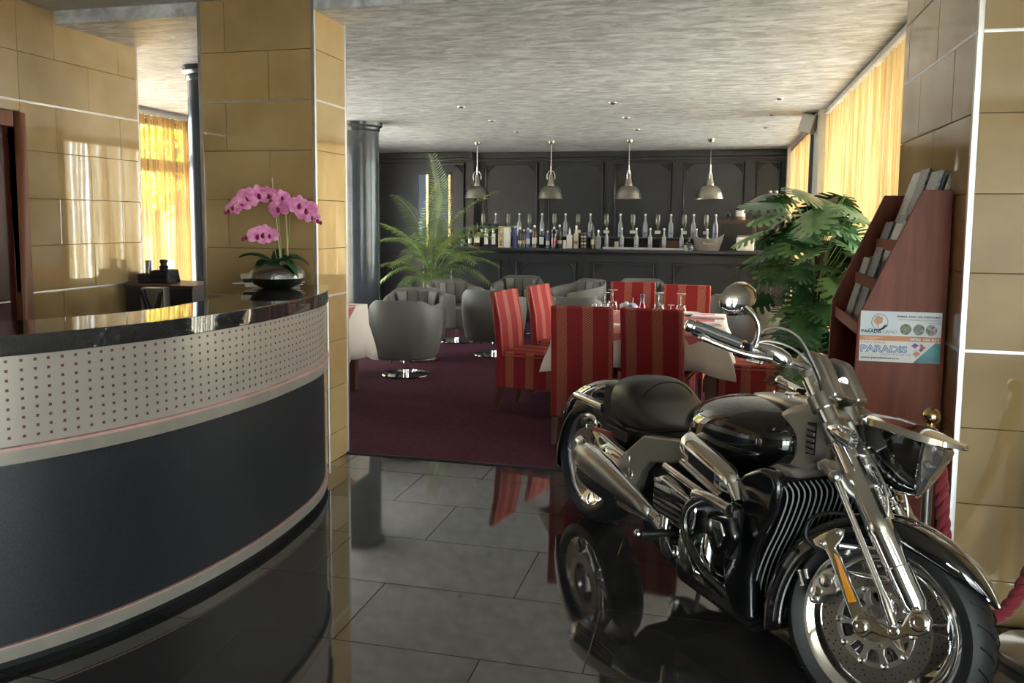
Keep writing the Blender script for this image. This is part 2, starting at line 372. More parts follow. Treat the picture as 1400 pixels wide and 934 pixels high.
STRIPS = (1.035, 2.183)
def stone_face(parent, a, b, fixed, axis, sgn, ztop, phase, z0=0.0, stack=False):
    """cover one face with polished stone slabs. axis 'x': runs along x at y=fixed; 'y': runs along y at x=fixed; sgn = outward direction"""
    zs = [0.0, .174, .461, .748, 1.035] + [1.035 + .287 * k for k in range(1, 5)] + [2.183 + .287 * k for k in range(1, 4)]
    zs = [z for z in zs if z < ztop - .02] + [ztop]
    for i in range(len(zs) - 1):
        za, zb = zs[i], zs[i + 1]
        if zb - za < .03: continue
        st = a - 1.14 + (0 if stack else phase if i % 2 else phase + .285)
        k = 0
        while st < b:
            p, q = max(a, st), min(b, st + .57); st += .57
            if q - p < .03: continue
            w, h = round(q - p - .003, 3), round(zb - za - .003, 3)
            pr = .0015 * ((k * 7 + i * 3) % 3) / 2; k += 1
            if axis == 'x':
                piece('tile', ('sx', w, h), lambda: MB().box(-w / 2, w / 2, -.006, .006, -h / 2, h / 2), stone, parent, ((p + q) / 2, fixed + sgn * (.004 + pr), (za + zb) / 2), bevel=.0015)
            else:
                piece('tile', ('sy', w, h), lambda: MB().box(-.006, .006, -w / 2, w / 2, -h / 2, h / 2), stone, parent, (fixed + sgn * (.004 + pr), (p + q) / 2, (za + zb) / 2), bevel=.0015)
    for z in STRIPS:
        m = MB()
        if axis == 'x': m.box(a, b, fixed - .012 if sgn < 0 else fixed, fixed if sgn < 0 else fixed + .012, z - .007, z + .007)
        else: m.box(fixed - .012 if sgn < 0 else fixed, fixed if sgn < 0 else fixed + .012, a, b, z - .007, z + .007)
        m.build('metal_strip', steel, parent, bevel=.002)
def corner_strip(parent, x, y, ztop):
    MB().box(x - .011, x + .011, y - .011, y + .011, 0, ztop).build('corner_strip', steel, parent, bevel=.003)

# left foyer wall (stone) with a door
wl = struct(MB().box(-4.2, -4.056, 4.13, 5.2, 0, ZF).box(-4.2, -4.056, -3.3, 4.13, 2.08, ZF).box(-4.2, -4.056, -3.3, 3.18, 0, 2.08).build('wall_left', grout, smooth=False), 'ochre stone clad wall left of the reception')
stone_face(wl, 4.16, 5.2, -4.056, 'y', 1, ZF, .28)
def left_over_door():
    for z0, z1 in ((2.12, 2.183), (2.183, 2.47), (2.47, ZF)):
        y = 3.02 + (.3 if z0 > 2.4 else 0) - .57 * 6
        while y < 4.16:
            p, q = max(y, -.6), min(y + .57, 4.16); y += .57
            if q - p < .03: continue
            w, h = round(q - p - .003, 3), round(z1 - z0 - .003, 3)
            piece('tile', ('sy', w, h), lambda: MB().box(-.006, .006, -w / 2, w / 2, -h / 2, h / 2), stone, wl, (-4.052, (p + q) / 2, (z0 + z1) / 2))
    MB().box(-4.056, -4.044, -.6, 4.16, 2.176, 2.19).build('metal_strip', steel, wl, bevel=.002)
    zs = [0, .174, .461, .748, 1.035, 1.322, 1.609, 1.896, 2.12]
    for i in range(8):
        y = -.6 + (.3 if i % 2 else 0) - .57
        while y < 3.1:
            p, q = max(y, -.6), min(y + .57, 3.12); y += .57
            if q - p < .03: continue
            w, h = round(q - p - .003, 3), round(zs[i + 1] - zs[i] - .003, 3)
            piece('tile', ('sy', w, h), lambda: MB().box(-.006, .006, -w / 2, w / 2, -h / 2, h / 2), stone, wl, (-4.052, (p + q) / 2, (zs[i] + zs[i + 1]) / 2))
left_over_door()
corner_strip(wl, -4.056, 5.2, ZR)
d1 = struct(empty('door_1', (-4.05, 3.65, 0)), 'dark red wooden door at the left edge')
d1m = MB().box(-.02, .035, .43, .52, 0, 2.11).box(-.02, .035, -.52, -.43, 0, 2.11).box(-.02, .035, -.43, .43, 2.02, 2.11).build('door_frame', frame_wood, d1, bevel=.006)
MB().box(-.08, -.01, -.48, .48, .0, 2.09).build('door_panel', dark_mahog, d1, bevel=.003)
MB().tube([(-.03, .34, 1.0), (.03, .34, 1.0), (.03, .24, 1.0)], .009).build('door_handle', steel, d1)
# partition behind the left wall and the other restaurant walls
struct(MB().box(-6.35, -4.2, 5.05, 5.2, 0, ZR).build('wall_partition', black_panel, smooth=False), 'partition between foyer and restaurant')
wl2 = struct(MB().box(-6.35, -6.2, 5.2, 5.7, 0, ZR).box(-6.35, -6.2, 12.0, 14.5, 0, ZR).box(-6.35, -6.2, 5.7, 12.0, 0, .12).box(-6.35, -6.2, 5.7, 12.0, 2.6, ZR).build('wall_restaurant_left', white_paint, smooth=False), 'left window wall of the restaurant')
win1 = struct(MB().box(-6.33, -6.26, 5.7, 12.0, 2.02, 2.16).box(-6.33, -6.26, 5.7, 12, .12, .18).box(-6.33, -6.26, 5.7, 12, 2.54, 2.6).build('window_1', tan_skirt, bevel=.004), 'tall window behind the sheer curtain at the left')
for yy in (5.73, 7.25, 8.95, 10.5, 11.97): MB().box(-6.33, -6.26, yy - .03, yy + .03, .12, 2.6).build('mullion', tan_skirt, win1, bevel=.004)
for a, b in ((5.73, 7.25), (7.25, 8.95), (8.95, 10.5), (10.5, 11.97)): MB().box(-6.30, -6.294, a + .03, b - .03, .15, 2.57).build('pane', pane_m, win1, smooth=False)
def curtain(name, x, y0, y1, z0, z1, m, amp, pitch, label, loc=None):
    # strings gathered into deep pleats that stand off from the glass, a gap between one pleat and the next
    rn = random.Random(int(y0 * 10)); g = MB(); y = y0
    while y < y1:
        dd = amp * rn.uniform(.8, 1.15); sk = pitch * rn.uniform(.15, .35); k = rn.uniform(-.3, .3)
        cols = [(x - dd + 2 * dd * t, y + sk * t + .012 * sin(t * 6 + k * 5)) for t in (0, .2, .4, .6, .8, 1)]
        g.rings([[Vector((cx_ + .004 * sin(z * 3 + y * 7), cy_ + .006 * sin(z * 2 + y * 11), z)) for cx_, cy_ in cols] for z in (z1, (z0 + z1) / 2 + .4, (z0 + z1) / 2 - .4, z0)], cap=False, ring_closed=False)
        y += pitch * rn.uniform(.8, 1.2)
    o = g.build(name, m, weld=False)
    return tag(o, label, 'curtain')
cr = curtain('curtain', -6.13, 7.3, 9.9, .05, 2.62, curtain_l, .045, .075, 'sheer orange curtain over the left window, garden showing through')
rail = MB().box(-6.16, -6.10, 5.6, 12.1, 2.62, 2.655).build('curtain_rail', steel, cr)
# right window wall
struct(MB().box(1.15, 1.3, 13.9, 14.5, 0, ZR).box(1.15, 1.3, 4.6, 13.9, 0, .1).box(1.15, 1.3, 4.6, 13.9, 2.66, ZR).build('wall_right', white_paint, smooth=False), 'right window wall of the restaurant')
pst = struct(MB().box(.985, 1.3, 9.42, 9.95, 0, ZR).build('trim_2', white_paint, bevel=.004), 'off white post between the two curtained windows')
struct(MB().box(.955, 1.0, 9.95, 10.06, 0, ZR).build('trim_3', black_panel, bevel=.003), 'dark strip beside the off white post')
struct(MB().box(.985, 1.3, 13.72, 13.9, 0, ZR).build('trim_4', white_paint, bevel=.003), 'off white strip at the far end of the window wall')
for k, (a, b) in enumerate(((4.6, 9.42), (9.95, 13.72))):
    w = struct(MB().box(1.22, 1.28, a, b, .1, .16).box(1.22, 1.28, a, b, 2.60, 2.66).build('window_%d' % (k + 2), steel, bevel=.003), ('near' if k == 0 else 'far') + ' window behind the right string curtains')
    n = 3
    for i in range(n + 1):
        yy = a + (b - a) * i / n; MB().box(1.22, 1.28, max(a, yy - .03), min(b, yy + .03), .16, 2.6).build('mullion', steel, w)
    for i in range(n): MB().box(1.247, 1.253, a + (b - a) * i / n + .03, a + (b - a) * (i + 1) / n - .03, .16, 2.6).build('pane', pane_m, w, smooth=False)
c2 = curtain('curtain', 1.09, 4.62, 9.40, .03, 2.62, curtain_m, .042, .085, 'golden string curtain of the near right window, behind the brochure rack')
MB().box(1.03, 1.15, 4.62, 9.4, 2.635, 2.675).build('curtain_rail', white_paint, c2, bevel=.004)
c3 = curtain('curtain', 1.07, 10.08, 13.7, .03, 2.60, curtain_m, .042, .085, 'golden string curtain of the far right window, beyond the off white post')
MB().box(1.03, 1.13, 10.08, 13.7, 2.60, 2.64).build('curtain_rail', bark_brown, c3, bevel=.004)
# left stone pillar between reception and restaurant
pl = struct(MB().box(-3.024, -2.296, 4.463, 4.857, 0, ZF).build('wall_pillar_left', grout, smooth=False), 'ochre stone pillar behind the orchid')
stone_face(pl, -3.03, -2.29, 4.463, 'x', -1, ZF, .17)
stone_face(pl, 4.457, 4.863, -2.296, 'y', 1, ZR, 0, stack=True)
stone_face(pl, 4.457, 4.863, -3.024, 'y', -1, ZR, 0, stack=True)
corner_strip(pl, -2.292, 4.459, ZF); corner_strip(pl, -3.028, 4.459, ZF); corner_strip(pl, -2.292, 4.861, ZR)
# right stone block behind the motorcycle
pr_ = struct(MB().box(.881, 3.6, 3.353, 4.6, 0, ZF).build('wall_pillar_right', grout, smooth=False), 'polished stone pillar behind the brochure rack')
stone_face(pr_, .875, 3.6, 3.353, 'x', -1, ZF, 0, stack=True)
stone_face(pr_, 3.347, 4.6, .881, 'y', -1, ZF, .30)
corner_strip(pr_, .877, 3.349, ZF)
# foyer right wall and entrance wall with their glazing
struct(MB().box(3.5, 3.65, -.6, 3.4, 0, ZF).box(3.5, 3.65, -3.4, -3.0, 0, ZF).box(3.5, 3.65, -3.0, -.6, 2.6, ZF).build('wall_foyer_right', white_paint, smooth=False), 'glazed right wall of the foyer')
struct(MB().box(-4.2, .1, -3.4, -3.25, 0, ZF).box(2.5, 3.65, -3.4, -3.25, 0, ZF).box(.1, 2.5, -3.4, -3.25, 2.6, ZF).build('wall_entrance', white_paint, smooth=False), 'entrance wall of the foyer')
we = struct(MB().box(.1, 2.5, -3.36, -3.29, 0, .08).box(.1, 2.5, -3.36, -3.29, 2.52, 2.6).build('window_4', steel), 'glazed entrance door behind the viewer')
for xx in (.13, 1.3, 2.47): MB().box(xx - .035, xx + .035, -3.36, -3.29, .08, 2.52).build('mullion', steel, we)
for a, b in ((.13, 1.3), (1.3, 2.47)): MB().box(a + .035, b - .035, -3.327, -3.323, .08, 2.52).build('pane', pane_m, we, smooth=False)
we = struct(MB().box(3.54, 3.61, -3.0, -.6, 0, .08).box(3.54, 3.61, -3.0, -.6, 2.52, 2.6).build('window_5', steel), 'shop window of the foyer, right of the viewer')
ys = [-3.0, -1.8, -.6]
for yy in ys: MB().box(3.54, 3.61, yy - .035, yy + .035, .08, 2.52).build('mullion', steel, we)
for a, b in zip(ys, ys[1:]): MB().box(3.573, 3.577, a + .035, b - .035, .08, 2.52).build('pane', pane_m, we, smooth=False)

# ---- bar wall with mouldings
wb = struct(MB().box(-4.24, 1.3, 14.4, 14.55, 0, ZR).box(-6.35, -4.24, 14.2, 14.55, 0, ZR).build('wall_bar', black_panel, smooth=False), 'charcoal panelled wall behind the bar')
MB().box(-4.24, 1.15, 14.33, 14.4, ZR - .10, ZR - .0).box(-4.24, 1.15, 14.36, 14.4, ZR - .15, ZR - .10).box(-6.2, -4.24, 14.13, 14.2, ZR - .10, ZR).box(-6.2, -4.24, 14.16, 14.2, ZR - .15, ZR - .1).build('cornice', black_panel, wb, bevel=.01)
def frame(parent, x0, x1, z0, z1, y, w=.030, t=.032, corner=.15, bottom=True):
    m = MB()
    m.box(x0, x0 + w, y - t, y, z0, z1).box(x1 - w, x1, y - t, y, z0, z1).box(x0, x1, y - t, y, z1 - w, z1)
    if bottom: m.box(x0, x1, y - t, y, z0, z0 + w)
    o = m.build('panel_moulding', black_panel, parent, bevel=.007)
    for sx in (0, 1):
        if x1 - x0 < .5: cn = corner * .8
        else: cn = corner
        q = MB()
        cx = x0 + w if sx == 0 else x1 - w; s = 1 if sx == 0 else -1; zt = z1 - w
        for k in range(3):
            a = cn * (1 - .3 * k)
            q.tube([(cx + s * a, y - .012, zt - .004), (cx + s * a * .45, y - .016, zt - a * .45), (cx + s * .004, y - .012, zt - a)], .009, 5)
        q.lathe([(.0, -.012), (.022, -.010), (.026, 0)], 8, (cx + s * .035, y, zt - .035), (0, 1, 0))
        q.build('corner_ornament', black_panel, o)
    return o
for x0, x1 in ((-4.08, -3.12), (-2.94, -1.96), (-1.78, -.81), (-.62, .37), (.55, .94)): frame(wb, x0, x1, .9, 2.50, 14.4)
frame(wb, -6.1, -4.40, .9, 2.50, 14.2)
for x in (-4.16, -3.03, -1.87, -.71, .46): MB().box(x - .006, x + .006, 14.39, 14.4, .2, 2.5).build('panel_joint', black_panel, wb)
for i, x in enumerate((-5.174, -4.755)):
    t = empty('mirror_strip', (x, 14.2, 0), 0, ('left' if i == 0 else 'right') + ' tall brass edged mirror strip on the dark panel behind the palm', 'mirror')
    MB().box(-.09, .09, -.02, -.001, 1.05, 2.3).build('mirror_face', mat('strip_mirror_%d' % i, (.05, .07, .10), .22, .5, var=.05), t)
    MB().box(.055, .105, -.03, -.001, 1.0, 2.32).build('brass_edge', brass, t, bevel=.004)
    MB().box(-.11, .11, -.03, -.001, 2.3, 2.34).box(-.105, -.09, -.03, -.001, 1.05, 2.3).build('frame', black_panel, t)
# outdoors, seen through the sheer curtain at the left
struct(MB().box(-60, 60, -50, 60, -.35, -.20).build('ground_outside', pave, smooth=False), 'paved ground outside')
ob = empty('house', (-26, 33, -.2), 0, 'pale house across the garden, seen through the left curtain', 'building')
MB().box(-3, 3, -7, 7, 0, 2.9).build('wall', facade_m, ob)
MB().box(-3.4, 3.4, -7.4, 7.4, 2.9, 3.1).build('roof', bark_brown, ob)
for k in range(5): MB().box(2.98, 3.03, -6 + k * 2.6, -4.9 + k * 2.6, .9, 2.2).build('window', black_panel, ob)
def tree(x, y, h, r, label, seed):
    rnd = random.Random(seed); t = empty('tree', (x, y, -.2), 0, label, 'tree', 'garden trees behind the left window')
    MB().tube([(0, 0, 0), (.05, .03, h * .4), (-.05, .1, h * .75)], [.14, .1, .05], 8).build('trunk', bark, t)
    g = MB()
    for _ in range(1500):
        a, b = rnd.uniform(0, 2 * pi), rnd.uniform(-1, 1); q = r * rnd.uniform(.45, 1) ; c = Vector((cos(a) * sqrt(1 - b * b) * q, sin(a) * sqrt(1 - b * b) * q, h * .78 + b * q * .8))
        u = Vector((rnd.uniform(-1, 1), rnd.uniform(-1, 1), rnd.uniform(-.6, .6))).normalized(); w = u.orthogonal().normalized(); s = rnd.uniform(.09, .17)
        g.add([c - u * s, c + w * s * .5, c + u * s, c - w * s * .5], [(0, 1, 2, 3)])
    o = g.build('crown', tree_leaf, t, smooth=False, weld=False)
tree(-10.8, 15.0, 4.6, 1.8, 'leafy tree close to the left window, crown high over the transom', 3)
tree(-12.8, 19.0, 3.4, 1.6, 'lower leafy tree beyond the nearer one outside the left window', 5)
tree(-17, 22.5, 4.4, 1.9, 'leafy tree farthest from the left window, beside the house', 8)
# ================================================================== RECEPTION COUNTER
def spline(pts, n):
    """Catmull-Rom through 2-D / 3-D points, n samples"""
    P = [Vector(p) for p in pts]; P = [P[0] * 2 - P[1]] + P + [P[-1] * 2 - P[-2]]
    m = len(P) - 3; out = []
    for i in range(n):
        t = i / (n - 1) * m; k = min(int(t), m - 1); u = t - k; a, b, c, d = P[k:k + 4]
        out.append(.5 * ((2 * b) + (c - a) * u + (2 * a - 5 * b + 4 * c - d) * u * u + (3 * b - a - 3 * c + d) * u ** 3))
    return out
base_pts = [(-3.75, 1.28), (-3.05, 1.42), (-2.58, 1.72), (-2.27, 2.12), (-2.10, 2.42), (-1.995, 2.76), (-1.945, 3.14), (-1.945, 3.46), (-1.975, 3.78), (-2.04, 4.02), (-2.14, 4.24), (-2.26, 4.42)]
path = spline([(x, y, 0) for x, y in base_pts], 90)
def offs(path, d):
    out = []
    for i, p in enumerate(path):
        a = path[max(0, i - 1)]; b = path[min(len(path) - 1, i + 1)]; t = (b - a).normalized(); n = Vector((t.y, -t.x, 0)); out.append(p + n * d)
    return out
def ribbon(m, path, d0, d1, z0, z1, dz=0):
    """solid band following the path between outward offsets d0<d1 and heights z0<z1"""
    A, B = offs(path, d0), offs(path, d1)
    return m.rings([[Vector((a.x, a.y, z0)), Vector((b.x, b.y, z0)), Vector((b.x, b.y, z1)), Vector((a.x, a.y, z1))] for a, b in zip(A, B)])
ct = empty('reception_counter', (0, 0, 0), 0, 'curved reception counter with black granite top, perforated silver band and dark front', 'counter')
sub = path
ribbon(MB(), sub, -.06, -.02, .0, .05).build('plinth', black_matte, ct)
ribbon(MB(), sub, -.03, .012, .035, .082).build('bottom_rail', rail_m, ct, bevel=.003)
ribbon(MB(), sub, -.02, .014, .083, .088).build('rail_edge', pink_m, ct)
ribbon(MB(), sub, -.05, 0, .088, .70).build('front_panel', panel_dark, ct)
ribbon(MB(), sub, -.05, .022, .695, .742).build('middle_rail', rail_m, ct, bevel=.003)
ribbon(MB(), sub, -.05, .026, .742, .752).build('rail_edge', pink_m, ct)
ribbon(MB(), sub, -.05, .004, .752, 1.05).build('perforated_band', silver_lam, ct)
# rows of small square holes
g = MB(); dense = spline([(x, y, 0) for x, y in base_pts], 900); L_ = 0; nxt = .03; cnt = 0
for i in range(1, len(dense)):
    seg = (dense[i] - dense[i - 1]).length; L_ += seg
    if L_ >= nxt:
        nxt += .0425; t = (dense[i] - dense[i - 1]).normalized(); n = Vector((t.y, -t.x, 0)); c = dense[i] + n * .0042
        for k in range(9):
            z = .780 + .0315 * k; s = .0048
            g.add([c - t * s + Vector((0, 0, z - s)), c + t * s + Vector((0, 0, z - s)), c + t * s + Vector((0, 0, z + s)), c - t * s + Vector((0, 0, z + s)),
                   c - t * s + n * .0006 + Vector((0, 0, z - s)), c + t * s + n * .0006 + Vector((0, 0, z - s)), c + t * s + n * .0006 + Vector((0, 0, z + s)), c - t * s + n * .0006 + Vector((0, 0, z + s))],
                  [(4, 5, 6, 7), (0, 1, 5, 4), (1, 2, 6, 5), (2, 3, 7, 6), (3, 0, 4, 7)]); cnt += 1
tag(g.build('square_hole', hole_m, ct, smooth=False, weld=False), kind='stuff')
# granite top: outer edge follows the front, inner edge is its own curve
outer = offs(spline([(x, y, 0) for x, y in base_pts[:-1]] + [(-2.20, 4.36, 0)], 90), .030)
inner = spline([(-3.75, 1.72, 0), (-3.25, 1.84, 0), (-2.86, 2.08, 0), (-2.53, 2.46, 0), (-2.37, 2.71, 0), (-2.285, 2.98, 0), (-2.30, 3.35, 0), (-2.345, 3.65, 0), (-2.43, 3.95, 0), (-2.54, 4.25, 0), (-2.60, 4.452, 0)], 90)
top = MB().rings([[Vector((a.x, a.y, 1.052)), Vector((b.x, b.y, 1.052)), Vector((b.x, b.y, 1.12)), Vector((a.x, a.y, 1.12))] for a, b in zip(inner, outer)])
top.build('granite_top', granite, ct, bevel=.004)
ribbon(MB(), [p for p in inner if p.x > -3.3], -.02, 0, .1, 1.05)
MB().box(-2.262, -2.246, 4.425, 4.447, .0, 1.05).build('end_post', steel, ct, bevel=.003)
# vertical joint posts at the visible end of the counter
e = path[-8]; MB().tube([(e.x + .03, e.y - .004, .05), (e.x + .03, e.y - .004, 1.05)], .007).build('end_post', steel, ct)

# ---- things on / behind the counter
def at(x, y, z=0): return (x, y, z)
bowl = empty('orchid_bowl', (-2.335, 4.09, 1.12), 0, 'round hammered pewter bowl holding the orchid on the counter', 'bowl')
prof = [(0.0, .002), (.055, .002), (.075, .004), (.115, .022), (.138, .055), (.136, .080), (.112, .108), (.085, .118), (.080, .112), (.09, .095), (.0, .09)]
MB().lathe([(a * 1.08, b * 1.08) for a, b in prof], 40).build('bowl_body', pewter, bowl)
oc = empty('orchid', (-2.352, 4.09, 1.22), 0, 'pink moth orchid with three flower sprays in the pewter bowl', 'plant')
MB().lathe([(0, -.02), (.075, -.02), (.07, .012), (0, .02)], 20).build('moss', soil, oc)
def orchid_leaf_mb(L, wd, droop, ang):
    rg = []; n = 9
    for i in range(n + 1):
        t = i / n; r = L * t; z = .03 + .35 * L * sin(t * 1.9) - droop * t * t
        w = wd * sin(pi * min(1, t * .92 + .08)) ** .7; d = Vector((cos(ang), sin(ang), 0)); s = Vector((-sin(ang), cos(ang), 0))
        rg.append([d * r + s * w + Vector((0, 0, z + .25 * w)), d * r + Vector((0, 0, z - .004)), d * r - s * w + Vector((0, 0, z + .25 * w))])
    return MB().rings(rg, cap=False, ring_closed=False)
for a, L, w, dr in ((3.3, .20, .035, .03), (3.0, .13, .03, .06), (4.3, .12, .028, .08), (5.2, .10, .03, .08), (.2, .19, .034, .06), (-.35, .19, .03, .13), (.9, .14, .03, .0), (1.8, .15, .032, -.03), (2.4, .12, .03, .05), (5.9, .13, .03, .03)):
    orchid_leaf_mb(L, w, dr, a).build('leaf', orchid_leaf, oc, solid=.003)
def flower(parent, c, face, up, s, rnd):
    f = Vector(face).normalized(); u = Vector(up); u = (u - f * u.dot(f)).normalized(); r = f.cross(u); c = Vector(c)
    m = MB()
    for a, L, w in ((90, 1.0, .60), (215, .95, .56), (325, .95, .56), (14, 1.0, 1.05), (166, 1.0, 1.05)):
        d = r * cos(radians(a)) + u * sin(radians(a)); sd = f.cross(d); rg = []
        for i in range(7):
            t = i / 6; ww = w * s * (sin(pi * (t * .80 + .13)) ** .75) * .62; cv = f * (.10 * s * sin(t * 2.6) - .02 * s)
            rg.append([c + d * (L * s * t) + sd * ww + cv - f * (.12 * ww), c + d * (L * s * t) + cv, c + d * (L * s * t) - sd * ww + cv - f * (.12 * ww)])
        m.rings(rg, cap=False, ring_closed=False)
    o = m.build('blossom', petal_m, parent, weld=False)
    l = MB(); l.ball(c + f * s * .22 - u * s * .12, s * .2, 8, 5, (1, .8, 1.2)); l.ball(c + f * s * .2 + u * s * .08, s * .12, 8, 5); l.build('lip', lip_m, o)
rnd = random.Random(4)
# local axes: camera looks roughly along +Y and -X, so sprays spread along the direction (.97,.24)
RX = Vector((.93, .36, 0)).normalized(); FC = Vector((.45, -.88, .1)).normalized()
def P3(a, z, d=0): return RX * a + Vector((0, 0, z)) + FC * d
MB().tube([P3(.035, .02), P3(.012, .30), P3(-.005, .50)], .0042, 6).build('stake', stake_m, oc)
MB().tube([P3(.075, .0), P3(.068, .20), P3(.062, .36)], .0042, 6).build('stake', stake_m, oc)
stem = spline([P3(.04, .02, .01), P3(.03, .2, .012), P3(.012, .33, .012), P3(-.06, .395, .02), P3(-.15, .385, .03), P3(-.25, .31, .04)], 24)
MB().tube(stem, [.0035] * 20 + [.0025] * 4, 6).build('stem', stem_m, oc)
stem2 = spline([P3(.06, .0, .0), P3(.08, .2, .0), P3(.09, .30, .01), P3(.14, .335, .02), P3(.205, .29, .03), P3(.235, .265, .03)], 20)
MB().tube(stem2, .003, 6).build('stem', stem_m, oc)
stem3 = spline([P3(.02, .02), P3(.0, .12), P3(-.04, .18, .02), P3(-.11, .185, .03), P3(-.17, .165, .03)], 16)
MB().tube(stem3, .003, 6).build('stem', stem_m, oc)
for a, z, s in ((.03, .33, .055), (.045, .385, .045), (-.02, .40, .045), (-.075, .395, .055), (-.13, .385, .055), (-.165, .355, .050), (-.205, .33, .045), (.135, .345, .055), (.175, .32, .058), (.205, .285, .040), (-.055, .19, .052), (-.02, .185, .045), (-.085, .18, .05)):
    flower(oc, P3(a, z, .02 + rnd.uniform(0, .02)), FC + Vector((rnd.uniform(-.5, .5), rnd.uniform(-.2, .2), rnd.uniform(-.4, .2))), (rnd.uniform(-.3, .3), 0, 1), s * 1.12, rnd)
for a, z in ((-.25, .305), (-.232, .31), (-.16, .165), (-.145, .172), (-.13, .168), (.235, .262), (.25, .255)):
    MB().ball(P3(a, z, .03), .010, 8, 6, (1, .8, 1.2)).build('bud', lip_m, oc)
bk = tag(MB().box(-.085, .085, -.06, .06, 0, .028, Matrix.Rotation(.2, 4, 'Z')).build('note_box', cream_box, bevel=.002), 'yellow boxed pad on top of the papers left of the bowl', 'box'); bk.location = (-2.50, 4.18, 1.165)
b2 = tag(MB().box(-.105, .105, -.075, .075, 0, .006, Matrix.Rotation(.3, 4, 'Z')).build('folder', paper, bevel=.001), 'thin white folder under the black pad left of the bowl', 'folder'); b2.location = (-2.52, 4.17, 1.139)
b3 = tag(MB().box(-.08, .08, -.06, .06, 0, .018, Matrix.Rotation(.2, 4, 'Z')).build('notebook', black_matte, bevel=.002), 'black pad lying under the yellow box by the bowl', 'notebook'); b3.location = (-2.49, 4.18, 1.1455)
b4 = tag(MB().box(-.08, .08, -.06, .06, 0, .018, Matrix.Rotation(.25, 4, 'Z')).build('leaflet_stack', cream_box, bevel=.001), 'pale stack of leaflets at the bottom left of the bowl', 'leaflets'); b4.location = (-2.48, 4.18, 1.1205)
for k in range(3):
    o = tag(MB().box(-.05, .05, -.03, .03, 0, .003, Matrix.Rotation(.6 + .25 * k, 4, 'Z') @ Matrix.Rotation(-.08 * k, 4, 'Y')).build('leaflet', paper), ('lowest', 'middle', 'topmost')[k] + ' of the white leaflets poking out right of the bowl', 'leaflet', 'leaflets right of the bowl'); o.location = (-2.285 + .006 * k, 4.14 + .01 * k, 1.122 + .010 * k)
# back cabinet with bag and machine, seen between left wall and pillar
cab = tag(MB().box(-4.0, -3.47, 4.95, 5.35, 0, 1.02).build('side_cabinet', black_panel, bevel=.004), 'black side cabinet behind the reception', 'cabinet')
MB().box(-4.0, -3.45, 4.93, 5.36, 1.02, 1.04).build('cabinet_top', brown_wood, cab, bevel=.003)
dk = empty('low_desk', (-3.62, 4.74, 0), 0, 'low dark work desk hidden behind the granite counter', 'desk')
MB().box(-.38, .30, -.18, .18, .70, .73).build('desk_top', black_panel, dk, bevel=.003)
for a_ in (-.35, .27): MB().box(a_ - .02, a_ + .02, -.16, .16, 0, .70).build('desk_side', black_panel, dk, bevel=.003)
bg_ = empty('gift_bag', (-3.60, 4.74, .73), .25, 'grey paper gift bag with black ribbon handles behind the reception', 'bag')
MB().box(-.075, .075, -.05, .05, 0, .31).build('bag_body', satin, bg_, bevel=.003)
MB().tube(spline([(-.07, -.056, .29), (-.035, -.060, .17), (0, -.060, .14), (.035, -.060, .17), (.07, -.056, .29)], 14), .007, 6).build('ribbon', black_matte, bg_)
MB().tube(spline([(-.05, -.053, .30), (-.02, -.058, .20), (.01, -.058, .165), (.05, -.053, .28)], 12), .005, 6).build('ribbon', black_matte, bg_)
cm = empty('coffee_machine', (-3.88, 5.14, 1.04), .2, 'black coffee machine with a steel canister above the gift bag', 'coffee machine')
MB().box(-.11, .11, -.08, .10, 0, .065).box(-.02, .11, -.08, .10, .0, .09).build('machine_body', black_matte, cm, bevel=.012)
MB().lathe([(0, .06), (.022, .06), (.022, .15), (.023, .155), (0, .16)], 14, (-.065, 0, 0)).build('canister', satin, cm)
MB().lathe([(0, .08), (.035, .08), (.028, .10), (.035, .11), (.022, .12), (.022, .14), (.028, .145), (.026, .16), (0, .165)], 14, (.045, 0, 0)).build('grinder_top', black_matte, cm)
# ================================================================== BAR
YB = 11.8
bar = empty('bar_counter', (0, 0, 0), 0, 'long charcoal panelled bar counter at the back of the restaurant', 'bar')
MB().box(-4.42, .95, YB, YB + .06, .10, 1.04).box(-4.42, -4.36, YB + .06, 12.9, .10, 1.04).build('front_panel', black_panel, bar)
MB().box(-4.44, .96, YB - .015, YB + .1, 0, .10).build('plinth', black_panel, bar, bevel=.01)
MB().box(-4.50, .96, YB - .09, 12.55, 1.055, 1.10).box(-4.46, .96, YB - .05, 12.5, 1.03, 1.055).build('worktop', black_panel, bar, bevel=.012)
for x0, x1 in ((-4.30, -4.02), (-3.86, -3.10), (-2.88, -1.98), (-1.74, -.86), (-.62, .26), (.5, .9)): frame(bar, x0, x1, .2, .92, YB, w=.028, t=.03, corner=.13, bottom=True)
for x in (-3.94, -2.99, -1.86, -.74, .38): MB().box(x - .006, x + .006, YB - .006, YB, .1, 1.03).build('panel_joint', black_panel, bar)
sh = empty('back_shelf', (0, 0, 0), 0, 'dark raised bottle shelf behind the bar', 'shelf')
MB().box(-3.95, .15, 12.62, 12.86, 1.235, 1.26).build('shelf_board', black_panel, sh, bevel=.004)
MB().box(-3.95, .15, 12.86, 12.9, 0, 1.26).box(-3.95, -3.9, 12.62, 12.86, 0, 1.235).box(.1, .15, 12.62, 12.86, 0, 1.235).box(-2.0, -1.96, 12.62, 12.86, 0, 1.235).build('shelf_body', black_matte, sh)
